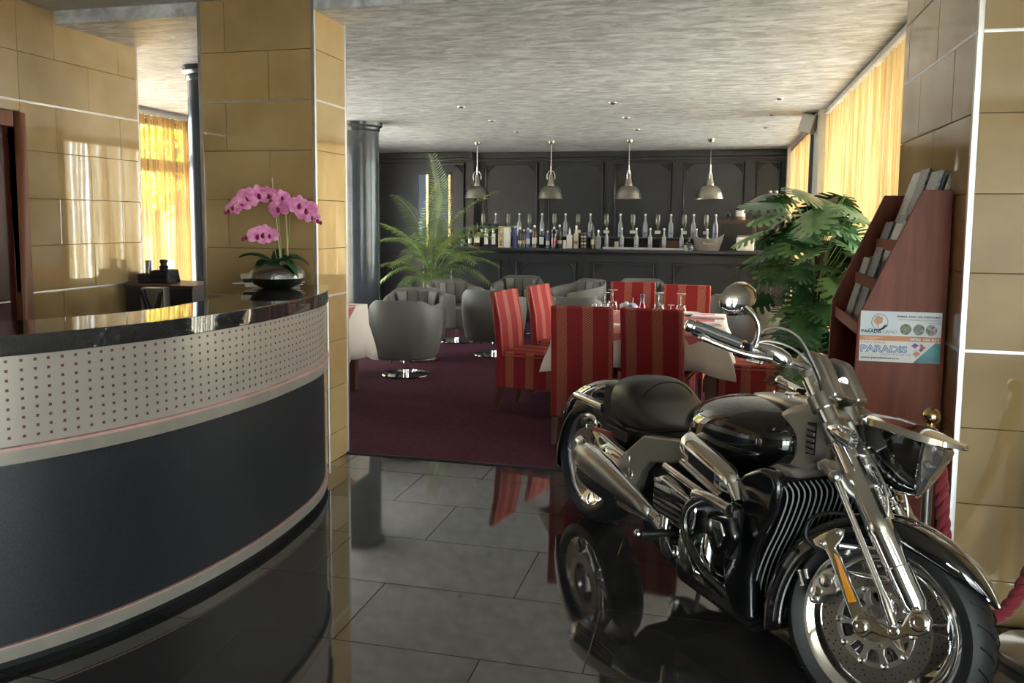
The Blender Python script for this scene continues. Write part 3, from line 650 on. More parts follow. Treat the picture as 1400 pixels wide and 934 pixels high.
def bottle(name, kind):
    t = empty(name)
    if kind == 'clear':      # tall clear bottle with label
        MB().lathe([(0, 0), (.036, .0), (.038, .01), (.038, .17), (.034, .20), (.016, .245), (.013, .31), (.016, .312), (.016, .325), (0, .325)], 14).build('bottle_body', clearb, t)
        MB().lathe([(.0385, .05), (.0392, .05), (.0392, .075), (.0385, .075)], 14, cap=False).build('label_band', blue_lab, t)
        MB().lathe([(0, .326), (.0165, .326), (.0165, .352), (0, .352)], 10).build('cap', paper, t)
    elif kind == 'optic':    # upside-down olive bottle in a dispenser
        MB().lathe([(0, .10), (.012, .10), (.013, .15), (.034, .20), (.036, .22), (.036, .33), (.028, .345), (0, .345)], 14).build('bottle_body', olive, t)
        MB().box(-.040, .040, -.035, .035, .055, .10).build('dispenser', paper, t, bevel=.004)
        MB().lathe([(0, 0), (.03, 0), (.03, .008), (.008, .015), (.008, .055), (0, .055)], 10).build('stand', black_matte, t)
    return t
clearb = mat('clear_spirit_bottle', (.50, .54, .56), .08, trans=.45, coat=.5)
blue_lab = mat('blue_label', (.10, .13, .35), .5)
olive = mat('olive_bottle', (.20, .21, .14), .15, trans=.3, coat=.4)
cl0 = bottle('clear_bottle', 'clear'); op0 = bottle('olive_dispenser_bottle', 'optic')
xs_clear = [678, 710, 741, 773, 807, 848, 882, 917, 948, 978]
xs_op = [661, 695, 724, 758, 790, 829, 865, 899, 935, 965]
def x_at(px, Y):     # shelf positions along the bar, metres
    return Y * ((px - 985.0) / 1174.0 * 1.0)
def XW(px, Y): 
    d = AX * 0 
    return Y * (0.9703 * (px - 700) / 1138 + .0306 * (-.08) - .2399) / (0.2417 * (px - 700) / 1138 - .0895 * (-.08) + .9662)
for i, px in enumerate(xs_clear):
    lab = ORD[i] + ' tall clear bottle from the left on the raised back shelf'
    o = cl0 if i == 0 else dup(cl0); o.location = (XW(px, 12.72), 12.72, 1.26); tag(o, lab, 'bottle', 'clear bottles on the back shelf')
for i, px in enumerate(xs_op):
    lab = ORD[i] + ' olive upside-down bottle from the left on the raised back shelf'
    o = op0 if i == 0 else dup(op0); o.location = (XW(px, 12.74), 12.74, 1.26); tag(o, lab, 'bottle', 'upturned olive bottles on the back shelf')
for i, px in enumerate([829, 850, 870, 889, 908, 932, 952, 967]):
    o = dup(cl0); o.location = (XW(px, 12.1), 12.12, 1.10 if i != 6 else 1.10); o.scale = (.86, .86, .86)
    tag(o, ORD[i] + ' small clear bottle from the left standing on the bar top', 'bottle', 'clear bottles on the bar top')
# liquor bottles on the left end of the bar top
def liquor(px, h, w, body, labm, labh, capm, lab, Y=12.05, square=False, labw=1.02, l0=.18):
    t = empty('liquor_bottle', (XW(px, Y), Y, 1.10), 0, lab, 'bottle', 'liquor bottles on the left of the bar')
    hb = h * .66
    if square: MB().box(-w, w, -w * .8, w * .8, 0, hb).build('bottle_body', body, t, bevel=.008); MB().lathe([(w * .6, hb), (.015, hb + .02), (.013, h - .03), (0, h - .03)], 10).build('neck', body, t)
    else: MB().lathe([(0, 0), (w, 0), (w, hb), (w * .75, hb + .03), (.014, hb + .06), (.013, h - .03), (0, h - .03)], 14).build('bottle_body', body, t)
    MB().lathe([(0, h - .03), (.0155, h - .03), (.0155, h), (0, h)], 10).build('cap', capm, t)
    if labm:
        if square: MB().box(-w * .8, w * .8, -w * .8 - .001, -w * .78, l0 * h, l0 * h + labh).build('label', labm, t)
        else: MB().lathe([(w * 1.0, l0 * h), (w * labw, l0 * h), (w * labw, l0 * h + labh), (w * 1.0, l0 * h + labh)], 14, cap=False).build('label', labm, t)
    return t
liquor(633, .26, .03, dark_glass, paper, .06, black_matte, 'dark bottle at the far left end of the bar, half behind the palm')
liquor(643, .30, .032, dark_glass, paper, .08, paper, 'slim dark bottle with white label just right of the palm')
liquor(653, .36, .050, brown_glass, paper, .12, black_matte, 'stout amber whiskey bottle with white label, left of the tall black boxes', square=True)
liquor(704, .32, .034, blue_lab, None, .05, paper, 'dark blue bottle right behind the cream champagne box')
liquor(711, .30, .032, dark_glass, paper, .05, paper, 'narrow dark bottle with white cap, second right of the champagne box')
liquor(716.5, .27, .030, dark_glass, gold_ink, .06, paper, 'low dark bottle with golden label, third right of the champagne box')
liquor(722, .29, .030, blue_lab, paper, .08, paper, 'blue black bottle with narrow white label, fourth right of the champagne box')
liquor(731, .33, .038, brown_glass, paper, .09, paper, 'amber bottle with arched white label and pale stopper')
liquor(741, .28, .040, dark_glass, paper, .11, paper, 'squat black bottle with large white label', square=True)
liquor(749, .25, .030, blue_lab, cream_box, .06, cream_box, 'small dark blue bottle with pale yellow cap')
liquor(757.5, .31, .042, dark_glass, red_lens, .09, paper, 'dark bottle with a broad red label')
liquor(765, .34, .032, green_glass, paper, .05, paper, 'slim olive glass bottle right of the red labelled one', Y=12.2)
liquor(779, .30, .042, white_china, paper, .10, red_lens, 'white frosted bottle with dark red cap', square=True)
liquor(788, .33, .034, cream_box, gold_ink, .05, steel, 'pale golden liqueur bottle beside the white frosted one', square=True)
liquor(810.5, .34, .030, green_glass, cream_box, .07, black_matte, 'thin green bottle with cream label, left of the clear square flask')
liquor(818, .27, .040, clearb, None, .05, satin, 'clear square flask with round stopper, rightmost of the liquor bottles', square=True)
for i, px in enumerate((666, 676)):
    t = empty('boxed_bottle', (XW(px, 12.05), 12.05, 1.10), 0, ('left' if i == 0 else 'right') + ' of the two tall black boxed bottles beside the champagne box', 'bottle', 'boxed bottles on the bar')
    MB().box(-.052, .052, -.05, .05, 0, .35).build('box_body', black_matte, t, bevel=.003)
    MB().box(-.028, .028, -.0525, -.050, .04, .20).build('label', paper, t)
    MB().lathe([(0, .0), (.020, 0), (.020, .05), (.013, .065), (0, .065)], 10, (.0, -.054, .215), (0, 0, 1)).build('printed_bottle', satin, t)
t = empty('champagne_box', (XW(690, 12.0), 12.0, 1.10), 0, 'cream champagne gift box with vertical gold lettering MOËT', 'box')
MB().box(-.085, -.004, -.045, .045, 0, .31).build('box_left', cream_box, t, bevel=.002); MB().box(.0, .082, -.045, .045, 0, .305).build('box_right', paper, t, bevel=.002)
text('MOËT', .085, gold_ink, t, (-.018, -.047, .02), (radians(90), radians(-90), 0), bold=.002, sx=1.15)
t = empty('tin_rack', (XW(798.5, 12.0), 12.0, 1.10), 0, 'dark rack with two columns of gold capped round tins on the bar', 'rack')
MB().box(-.045, .045, -.03, .04, 0, .25).build('rack_body', black_matte, t, bevel=.003)
for a in (-.021, .021):
    for k in range(5): MB().lathe([(0, 0), (.017, 0), (.017, .012), (0, .014)], 12, (a, -.03, .028 + .048 * k), (0, -1, 0)).build('tin', cream_box if k % 2 else lamp_metal, t)
tag(MB().box(-.02, .02, -.02, .02, 0, .12).build('card_box', paper, bevel=.002), 'small white carton standing between the liquor bottles', 'box').location = (XW(772, 11.98), 11.98, 1.10)
# tray, decanter, ice bucket, machines on the right end
t = empty('serving_tray', (0, 0, 0), 0, 'long steel tray under the small clear bottles on the bar', 'tray')
MB().box(XW(826, 12.1), XW(936, 12.1), 11.98, 12.25, 1.100, 1.106).build('tray_base', steel, t); MB().box(XW(826, 12.1), XW(936, 12.1), 11.97, 11.98, 1.100, 1.128).build('tray_rim', steel, t, bevel=.002)
t = empty('bar_box', (XW(838, 12.4), 12.42, 1.10), 0, 'black box behind the small clear bottles on the bar', 'box'); MB().box(-.09, .09, -.05, .05, 0, .13).build('box_body', black_matte, t, bevel=.004); MB().box(.03, .09, -.052, -.05, .0, .10).build('orange_panel', cloth_cream, t)
t = empty('bar_box', (XW(918, 12.4), 12.42, 1.10), 0, 'brown black box at the right end of the tray behind the clear bottles', 'box'); MB().box(-.16, .16, -.05, .05, 0, .12).build('box_body', brown_wood, t, bevel=.004)
t = empty('decanter', (XW(942, 11.92), 11.92, 1.10), 0, 'round cut glass decanter left of the ice bucket', 'decanter')
MB().lathe([(0, 0), (.05, 0), (.075, .03), (.07, .07), (.03, .11), (.018, .14), (.024, .15), (.02, .16), (0, .2)], 10).build('decanter_body', glass, t, smooth=False)
t = empty('ice_bucket', (XW(968, 11.95), 11.95, 1.10), 0, 'boat shaped smoked acrylic ice bucket with white script on the bar', 'bucket')
rg = []
for z, sx in ((0, .155), (.06, .175), (.12, .195), (.19, .225)):
    rg.append([Vector((sx * cos(a) * (1.0), .10 * sin(a) * (.8 + z), z + (.075 * (abs(cos(a)) ** 2.4) - .03 if z > .18 else 0))) for a in [2 * pi * k / 28 for k in range(28)]])
inn = [[Vector((p.x * .95, p.y * .93, p.z)) for p in rg[3]], [Vector((p.x * .9, p.y * .9, .02)) for p in rg[0]]]
MB().rings(rg + inn).build('bucket_body', bucket_m, t)
MB().tube(spline([(-.06, -.094, .10), (-.05, -.096, .13), (-.045, -.095, .09), (-.03, -.096, .11), (-.02, -.096, .09), (0, -.096, .105), (.01, -.096, .09), (.03, -.096, .105), (.05, -.096, .095), (.08, -.096, .10)], 40), .0028, 4).build('script_mark', paper, t)
t = empty('espresso_cabinet', (XW(1001, 12.35), 12.35, 1.10), 0, 'dark bar machine cabinet at the right end, partly behind the monstera', 'cabinet')
MB().box(-.20, .32, -.12, .18, 0, .43).build('cabinet_body', tan_skirt, t, bevel=.01); MB().box(-.16, .28, -.125, -.12, .05, .38).build('front_plate', black_plastic, t, bevel=.004)
t = empty('glass_jar', (XW(1011.5, 12.35), 12.35, 1.53), 0, 'glass jar of coffee with black lid on the dark bar machine', 'jar')
MB().lathe([(0, 0), (.065, 0), (.068, .14), (0, .14)], 16).build('jar_body', paper, t); MB().lathe([(.0685, .0), (.0695, .0), (.0695, .05), (.0685, .05)], 16, cap=False).build('coffee_fill', bark_brown, t); MB().lathe([(0, .14), (.072, .14), (.072, .16), (0, .16)], 16).build('lid', black_matte, t)
t = empty('ball_ornament', (XW(995, 12.3), 12.3, 1.53), 0, 'small black round knob jar left of the glass coffee jar', 'ornament')
MB().ball((0, 0, .07), .042).build('ball', black_matte, t); MB().lathe([(0, 0), (.03, 0), (.018, .035), (0, .035)], 12).build('foot', black_matte, t)
t = empty('white_appliance', (XW(1019, 11.95), 11.95, 1.10), 0, 'white rounded appliance on the bar behind the monstera leaves', 'appliance')
MB().box(-.12, .12, -.1, .1, 0, .2).build('appliance_body', white_china, t, bevel=.03); MB().box(-.1, .1, -.08, .08, .2, .215).build('appliance_lid', satin, t, bevel=.004)
t = empty('dish_lamp', (.52, 9.0, -.10), 0, 'dark shallow dish lamp rising above the monstera plant', 'lamp')
MB().lathe([(0, 1.90), (.05, 1.895), (.14, 1.87), (.27, 1.80), (.265, 1.795), (.13, 1.855), (0, 1.87)], 28).build('lamp_shade', black_panel, t)
MB().lathe([(0, 1.85), (.13, 1.845), (.235, 1.795), (0, 1.79)], 24).build('diffuser', white_in, t)
MB().tube([(.0, 0, 1.80), (0, 0, .12)], .012, 8).lathe([(0, .106), (.14, .106), (.13, .13), (0, .13)], 20).build('stand', black_matte, t)
for a_ in (-.03, .03): MB().ball((a_, 0, 1.91), .018, 8, 6).build('knob', steel, t)

# pendant lamps
def pendant():
    t = empty('pendant_lamp')
    MB().lathe([(0, 2.69), (.052, 2.69), (.050, 2.668), (.034, 2.645), (0, 2.640)], 20).build('ceiling_cap', lamp_metal, t)
    MB().tube([(0, 0, 2.65), (0, 0, 2.30)], .004, 6).build('cord', satin, t)
    MB().tube([(0, 0, 2.32), (0, 0, 2.20)], .011, 8).build('rod', satin, t)
    MB().tube(spline([(-.055, 0, 2.12), (-.06, 0, 2.18), (-.035, 0, 2.235), (0, 0, 2.25), (.035, 0, 2.235), (.06, 0, 2.18), (.055, 0, 2.12)], 18), .007, 8).build('yoke', satin, t)
    MB().lathe([(.014, 2.20), (.028, 2.195), (.034, 2.16), (.050, 2.06), (.056, 2.05), (.056, 2.02), (.0, 2.02)], 24).build('neck', lamp_metal, t)
    MB().lathe([(.05, 2.026), (.10, 2.012), (.148, 1.972), (.180, 1.905), (.192, 1.85), (.200, 1.83), (.195, 1.83), (.186, 1.85), (.174, 1.905), (.142, 1.967), (.096, 2.005), (.05, 2.018)], 32, cap=False).build('shade', lamp_metal, t)
    MB().ball((0, 0, 1.90), .05, 12, 8).build('bulb', white_in, t)
    return t
pn = pendant()
for i, x in enumerate((-3.66, -2.50, -1.33, -.16)):
    o = pn if i == 0 else dup(pn); o.location = (x, 12.45, 0); o.rotation_euler = (0, 0, (0, .1, 1.2, 1.45)[i])
    tag(o, 'bell shaped nickel pendant lamp over the bar, ' + ('leftmost', 'second from the left', 'third from the left', 'rightmost')[i], 'lamp', 'pendant lamps over the bar')
sp = None
for r, x in enumerate((-2.69, -1.09, .515)):
    for k, y in enumerate((8.55, 9.77, 11.05)):
        if sp is None:
            sp = empty('ceiling_spot'); MB().lathe([(.0, -.004), (.026, -.004), (.030, -.010), (.045, -.006), (.047, 0), (0, 0)], 18).build('spot_ring', satin, sp)
            MB().lathe([(0, -.012), (.018, -.014), (.026, -.004), (0, -.004)], 12).build('bulb', black_matte, sp); o = sp
        else: o = dup(sp)
        o.location = (x, y, ZR)
        tag(o, 'recessed ceiling spot, %s of the %s row' % (('nearest', 'middle one', 'farthest')[k], ('left', 'middle', 'right')[r]), 'ceiling light', 'restaurant ceiling spots')
for i, (x, y, z, lab) in enumerate(((-5.3, 8.2, ZR, 'recessed ceiling spot above the left window curtain'), (-3.35, 3.95, ZF, 'round dark spot in the foyer ceiling above the reception'))):
    o = dup(sp); o.location = (x, y, z); tag(o, lab, 'ceiling light', 'other ceiling spots')
# loudspeaker
t = empty('wall_speaker', (.91, 9.72, 2.585), radians(-25), 'beige box loudspeaker hanging at the ceiling by the dark strip', 'speaker')
MB().box(-.075, .075, -.08, .06, -.11, .09, Matrix.Rotation(radians(18), 4, 'Y')).build('speaker_box', speaker_m, t, bevel=.012)
MB().box(-.066, .066, -.086, -.08, -.10, .08, Matrix.Rotation(radians(18), 4, 'Y')).build('speaker_grille', satin, t, bevel=.004)
MB().tube([(.02, .03, .07), (.03, .04, .105)], .012).build('bracket', black_plastic, t)

# ================================================================== COLUMNS
for i, (x, y, r, lab) in enumerate(((-4.39, 9.75, .235, 'round slate grey column beside the palm'), (-3.98, 6.05, .21, 'dark round column with moulded capital left of the stone pillar'))):
    c = empty('column', (x, y, 0), 0, lab, 'column')
    MB().lathe([(0, .006), (r, .006), (r, 2.60), (0, 2.60)], 48).build('shaft', column_m, c)
    MB().lathe([(0, 2.58), (r + .0, 2.58), (r + .012, 2.60), (r + .015, 2.625), (r + .045, 2.65), (r + .05, 2.69), (0, 2.69)], 48).build('capital', column_m, c)
    MB().lathe([(0, .006), (r + .04, .006), (r + .04, .09), (r + .01, .12), (0, .12)], 48).build('base', column_m, c)

# ================================================================== ARMCHAIRS
def armchair():
    t = empty('armchair')
    n = 40; rg = []
    for k in range(n + 1):
        a = radians(-148 + 296 * k / n)            # 0 = back (-y is the front)
        b = abs(a) / radians(148)
        h = .755 - .145 * max(0, (b - .28) / .72) ** .9 if b > .28 else .755
        if .25 < b < .42: h = .755 - .06 * (b - .25) / .17
        if b >= .42: h = .695 - .085 * (b - .42) / .58
        rx, ry = .345, .36
        def P(r, z): 
            ca, sa = cos(a), sin(a); e = 2 / 2.6
            return Vector((math.copysign(abs(sa) ** e, sa) * rx * r, math.copysign(abs(ca) ** e, ca) * ry * r, z))
        rg.append([P(.80, .19), P(.88, .215), P(.95, .34), P(1.0, .52), P(.985, h - .03), P(.955, h - .004), P(.90, h), P(.845, h - .01), P(.80, h - .04), P(.76, .50), P(.70, .38), P(.70, .20)])
    MB().rings(rg).build('shell', grey_leather, t)
    # inner back cushion in channels
    for k in range(4):
        a0 = radians(-52 + 26 * k + 1); a1 = radians(-52 + 26 * (k + 1) - 1); rr = []
        for j in range(6):
            a = a0 + (a1 - a0) * j / 5; bul = .022 * sin(pi * j / 5)
            def Q(r, z): return Vector((sin(a) * .345 * r, cos(a) * .36 * r, z))
            rr.append([Q(.82, .40), Q(.84, .72), Q(.78 - bul, .715), Q(.72 - bul * 1.5, .60), Q(.70 - bul * 1.5, .44)])
        MB().rings(rr).build('back_channel', grey_leather, t)
    pts = []
    MB().rings([[Vector((.255 * math.copysign(abs(cos(a)) ** .8, cos(a)) * s, -.045 + .285 * math.copysign(abs(sin(a)) ** .8, sin(a)) * s, z)) for a in [2 * pi * k / 32 for k in range(32)]] for s, z in ((.90, .20), (.98, .25), (1.0, .40), (.97, .435), (.88, .455), (.5, .465))]).build('seat_cushion', grey_leather, t)
    MB().lathe([(0, .19), (.06, .19), (.05, .17), (.028, .165), (.026, .02), (0, .02)], 20).build('pedestal', chrome, t)
    MB().lathe([(0, .006), (.225, .006), (.230, .012), (.222, .020), (.06, .030), (0, .032)], 48).build('base_plate', chrome, t)
    MB().tube([(.02, .04, .185), (.10, .10, .17), (.12, .12, .14)], .007).build('lever', black_plastic, t)
    return t
ac = armchair()
arm = [(-2.90, 7.46, 188, 'nearest grey swivel armchair, its back to the viewer, chrome disc base in full view'),
       (-3.14, 8.35, 15, 'grey armchair facing the viewer just behind the nearest one, below the palm'),
       (-3.66, 7.32, 60, 'grey armchair at the left, cut by the stone pillar and behind the white table'),
       (-3.12, 9.75, 48, 'grey armchair turned to the right below the palm tip, open side visible'),
       (-2.40, 8.86, 176, 'grey armchair with its back to the viewer left of the red chairs, disc base showing'),
       (-2.60, 10.75, -3, 'grey armchair against the bar front, seen over the two left red chairs'),
       (-1.75, 10.45, -42, 'grey armchair turned left with its channelled back in view, centre of the bar front'),
       (-1.38, 8.35, 178, 'low grey armchair back behind the table end with the single upturned glass'),
       (-.95, 10.7, 5, 'grey armchair partly hidden by the left far red chair'),
       (-.68, 9.2, 172, 'grey armchair seen between the two far red chairs'),
       (.16, 9.2, 186, 'grey armchair behind the right far red chair and the mirror of the motorcycle'),
       (.45, 8.05, 200, 'grey armchair back right of the table, beside the monstera leaves')]
for i, (x, y, d, lab) in enumerate(arm):
    o = ac if i == 0 else dup(ac); o.location = (x, y, 0); o.rotation_euler = (0, 0, radians(d)); tag(o, lab, 'armchair', 'grey swivel armchairs of the lounge')

# ================================================================== DINING TABLE AND CHAIRS
def dining_chair():
    t = empty('dining_chair')     # front is +y ; the back stands at y=0
    rg = []
    prof = [(.19, 0), (.47, 0), (.70, -.02), (.93, -.065), (.945, -.062)]
    for z, dy in prof:
        w = .205; th = .055 if z < .9 else .045
        rg.append([Vector((-w, dy - th / 2, z)), Vector((w, dy - th / 2, z)), Vector((w, dy + th / 2, z)), Vector((-w, dy + th / 2, z))])
    MB().rings(rg).build('backrest', stripe_m, t, bevel=.012, seg=3, uv=True, ang=50)
    MB().box(-.205, .205, .028, .46, .20, .455).build('seat', stripe_m, t, bevel=.012, seg=2, uv=True)
    MB().box(-.200, .200, .03, .455, .455, .485).build('seat_cushion', stripe_m, t, bevel=.014, seg=3, uv=True)
    MB().tube([(-.207, .03, .457), (-.207, .463, .457), (.207, .463, .457), (.207, .03, .457)], .005, 6).build('piping', piping_m, t)
    for sx in (-1, 1):
        for y0, k in ((.015, -.04), (.43, .01)):
            MB().rings([[Vector((sx * .178 + a * .021, y0 + b * .021, .21)) for a, b in ((-1, -1), (1, -1), (1, 1), (-1, 1))], [Vector((sx * .182 + a * .014, y0 + k + b * .014, .006)) for a, b in ((-1, -1), (1, -1), (1, 1), (-1, 1))]]).build('leg', brown_wood, t, bevel=.003)
    return t
dc = dining_chair()
ch = [(-.862, 5.42, 2, 'nearest red striped dining chair left of the saddle, its back to the viewer'),
      (-.40, 5.42, -8, 'red striped dining chair behind the saddle, its back to the viewer'),
      (-1.60, 6.42, -103, 'front one of the two red chairs at the left table end, legs visible'),
      (-1.46, 7.06, -103, 'rear one of the two red chairs at the left end of the table'),
      (-.76, 7.62, 180, 'far red chair facing the viewer, left one, behind the red bottle'),
      (-.27, 7.42, 176, 'far red chair facing the viewer, right one, behind the wine glasses'),
      (.47, 6.30, 92, 'red chair at the right end of the table behind the handlebar and monstera')]
for i, (x, y, d, lab) in enumerate(ch):
    o = dc if i == 0 else dup(dc); o.location = (x, y, 0); o.rotation_euler = (0, 0, radians(d)); tag(o, lab, 'chair', 'red striped dining chairs')
def cloth(x0, x1, y0, y1, z, hem, tips, seed, thick=.004):
    """draped tablecloth: perimeter walked, hem waving, corners longer"""
    rnd = random.Random(seed); per = []
    n = 22
    for a, b in (((x0, y0), (x1, y0)), ((x1, y0), (x1, y1)), ((x1, y1), (x0, y1)), ((x0, y1), (x0, y0))):
        for k in range(n): per.append((a[0] + (b[0] - a[0]) * k / n, a[1] + (b[1] - a[1]) * k / n, min(k, n - k) / n))
    cx, cy = (x0 + x1) / 2, (y0 + y1) / 2; rg = [[], [], [], [], []]
    for i, (x, y, c) in enumerate(per):
        d = Vector((x - cx, y - cy)); nx = 0; ny = 0
        if abs(x - x0) < 1e-6: nx = -1
        if abs(x - x1) < 1e-6: nx = 1
        if abs(y - y0) < 1e-6: ny = -1
        if abs(y - y1) < 1e-6: ny = 1
        nv = Vector((nx, ny)).normalized(); corner = max(0, 1 - c / .16)
        wv = .014 * sin(i * .9 + seed) + .010 * sin(i * 2.3)
        hz = hem - tips * corner ** 1.5
        rg[0].append(Vector((x - nv.x * .02, y - nv.y * .02, z + .002))); rg[1].append(Vector((x + nv.x * .004, y + nv.y * .004, z)))
        rg[2].append(Vector((x + nv.x * (.014 + wv * .3), y + nv.y * (.014 + wv * .3), z - (z - hz) * .35)))
        rg[3].append(Vector((x + nv.x * (.030 + wv + .03 * corner), y + nv.y * (.030 + wv + .03 * corner), z - (z - hz) * .7)))
        rg[4].append(Vector((x + nv.x * (.036 + wv * 1.5 + .05 * corner), y + nv.y * (.036 + wv * 1.5 + .05 * corner), hz)))
    m = MB(); m.rings(rg, cap=False); k = len(per); base = 0
    m.f.append(tuple(range(k)))
    return m
def table(x0, x1, y0, y1, lab, clab, seed, hem=.53, tips=.05):
    t = empty('dining_table', ((x0 + x1) / 2, (y0 + y1) / 2, 0), 0, lab, 'table'); hx, hy = (x1 - x0) / 2, (y1 - y0) / 2
    MB().box(-hx, hx, -hy, hy, .72, .752).box(-hx + .08, hx - .08, -hy + .08, hy - .08, .64, .72).build('tabletop', brown_wood, t, bevel=.003)
    for sx in (-1, 1):
        for sy in (-1, 1): MB().box(sx * (hx - .09) - .035, sx * (hx - .09) + .035, sy * (hy - .09) - .035, sy * (hy - .09) + .035, .006, .70).build('leg', brown_wood, t, bevel=.004)
    c = cloth(x0 - .004, x1 + .004, y0 - .004, y1 + .004, .757, hem, tips, seed).build('tablecloth', cloth_cream, ang=80, solid=.002)
    tag(c, clab, 'tablecloth', 'cream tablecloths'); return t
table(-1.08, .06, 5.52, 6.92, 'dining table under the cream cloth amid the red chairs', 'cream cloth hanging over the table amid the red chairs', 2)
table(-3.62, -2.99, 5.90, 6.74, 'dining table beside the stone pillar at the left, mostly hidden', 'cream cloth of the left table beside the stone pillar', 5, .32, .07)
ov = MB()
pts = [(-1.07, 5.53), (.05, 5.53), (.05, 6.91), (-1.07, 6.91)]
ov.box(-1.0, -.02, 5.55, 6.85, .760, .762)
for cx_, s in ((-.63, .12), (-.12, .09), ): ov.add([(cx_ - s, 5.535, .762), (cx_ + s, 5.535, .762), (cx_ + s, 5.505, .757), (cx_ - s, 5.505, .757), (cx_ - .05, 5.485, .70)], [(0, 1, 2, 3), (3, 2, 4)])
tag(ov.build('overlay_cloth', cloth_pink, smooth=False, solid=.0015), 'rose red overlay cloth on the cream cloth amid the red chairs', 'tablecloth')
o2 = tag(MB().box(-3.60, -3.02, 5.97, 6.62, .760, .762).add([(-2.985, 5.95, .762), (-2.985, 6.5, .762), (-2.965, 6.45, .75), (-2.955, 6.2, .60), (-2.965, 5.97, .75)], [(0, 1, 2, 4), (4, 2, 3)]).build('overlay_cloth', cloth_pink, smooth=False, solid=.0015), 'rose red overlay cloth on the left table by the pillar', 'tablecloth')
ZT = .764
def put(px_x, y, z=ZT): return (px_x, y, z)
wg = empty('wine_glass')
MB().lathe([(0, 0.108), (.032, .106), (.040, .07), (.036, .02), (.030, 0), (.0285, 0), (.0345, .02), (.0385, .07), (.031, .103), (0, .105)], 20).build('glass_bowl', glass, wg)
MB().lathe([(.006, .106), (.004, .13), (.004, .178), (.008, .184), (0, .184)], 12).build('glass_stem', glass, wg)
MB().lathe([(0, .183), (.008, .183), (.036, .190), (.036, .193), (0, .194)], 20).build('glass_foot', white_china, wg)
for i, (x, y, s, lab) in enumerate(((-.84, 6.35, 1.0, 'left glass of the upturned pair left of the blue ornament'), (-.80, 6.50, 1.05, 'right glass of the upturned pair left of the blue ornament'), (-.975, 6.72, .62, 'single small upturned glass at the left end of the table'),
                                    (-.43, 6.35, 1.05, 'large upturned wine glass right of the red bottle'), (-.33, 6.15, .68, 'small upturned glass between the two large right ones'), (-.27, 6.42, 1.0, 'rightmost upturned wine glass on the table'), (-.40, 6.08, .5, 'low upturned tumbler near the middle right of the table'))):
    o = wg if i == 0 else dup(wg); o.location = (x, y, ZT); o.scale = (s, s, s); tag(o, lab, 'glass', 'upturned glasses on the dining table')
t = empty('red_bottle', (-.535, 6.12, ZT), 0, 'conical red drink bottle with blue neck foil on the table', 'bottle')
MB().lathe([(0, 0), (.040, 0), (.040, .01), (.026, .09), (.016, .14), (.0, .14)], 20).build('bottle_body', red_bottle, t); MB().lathe([(.016, .14), (.013, .165), (.014, .185), (0, .185)], 14).build('neck', clearb, t); MB().lathe([(0, .185), (.0155, .185), (.0155, .205), (0, .205)], 14).build('cap', blue_lab, t)
t = empty('blue_ornament', (-.615, 6.20, ZT), 0, 'blue and white glass ball ornament with a white flower on the table', 'ornament')
MB().lathe([(0, 0), (.025, 0), (.02, .03), (.03, .04), (0, .04)], 14).build('foot', blue_glass, t); MB().ball((0, 0, .085), .047, 12, 8).build('ball', mat('blue_white_glass', (.75, .78, .85), .15, scale=60, col2=(.1, .16, .6)), t)
for k in range(5): MB().ball((-.055 + .02 * cos(k * 1.3), .02 * sin(k * 1.3), .07 + .012 * k), .025, 8, 6).build('petal', white_china, t)
MB().tube([(0, 0, .12), (.005, 0, .17)], .004, 6).build('wick', cream_box, t)
pt = empty('plate'); MB().lathe([(0, .002), (.06, .002), (.075, .006), (.115, .016), (.115, .019), (.07, .010), (0, .008)], 36).build('plate_body', white_china, pt)
for i, (x, y, lab) in enumerate(((-.92, 6.60, 'white plate at the far left corner of the table'), (-.24, 6.70, 'white plate at the far side below the right red chair'), (-.86, 5.75, 'white plate nearest the left front red chair'), (-.12, 5.95, 'white plate at the right end of the table'))):
    o = pt if i == 0 else dup(pt); o.location = (x, y, ZT - .001); tag(o, lab, 'plate', 'white plates on the dining table')
for i, (x, y, w, lab) in enumerate(((-.07, 6.55, .13, 'folded pale rose napkin at the far right corner of the table'), (-.10, 6.10, .13, 'folded pale rose napkin right of the small glasses'), (-.66, 5.80, .10, 'folded napkin showing between the two near red chairs'))):
    m = MB().box(-w, w, -.06, .06, 0, .008).box(-w * .9, w * .9, -.05, .055, .008, .016).build('napkin', napkin, bevel=.003); m.location = (x, y, ZT); m.rotation_euler = (0, 0, .1 * i); tag(m, lab, 'napkin', 'napkins on the dining table')
for i, (x, y, lab) in enumerate(((-.20, 5.98, 'table knife by the right plate'), (-.70, 5.72, 'table knife between the near red chairs'), (-.16, 6.52, 'table knife by the far right plate'))):
    m = MB().box(-.10, .10, -.008, .008, 0, .004).box(-.10, -.02, -.006, .006, .003, .007).build('knife', steel, bevel=.001); m.location = (x, y, ZT + .001); m.rotation_euler = (0, 0, .15); tag(m, lab, 'cutlery', 'knives on the dining table')

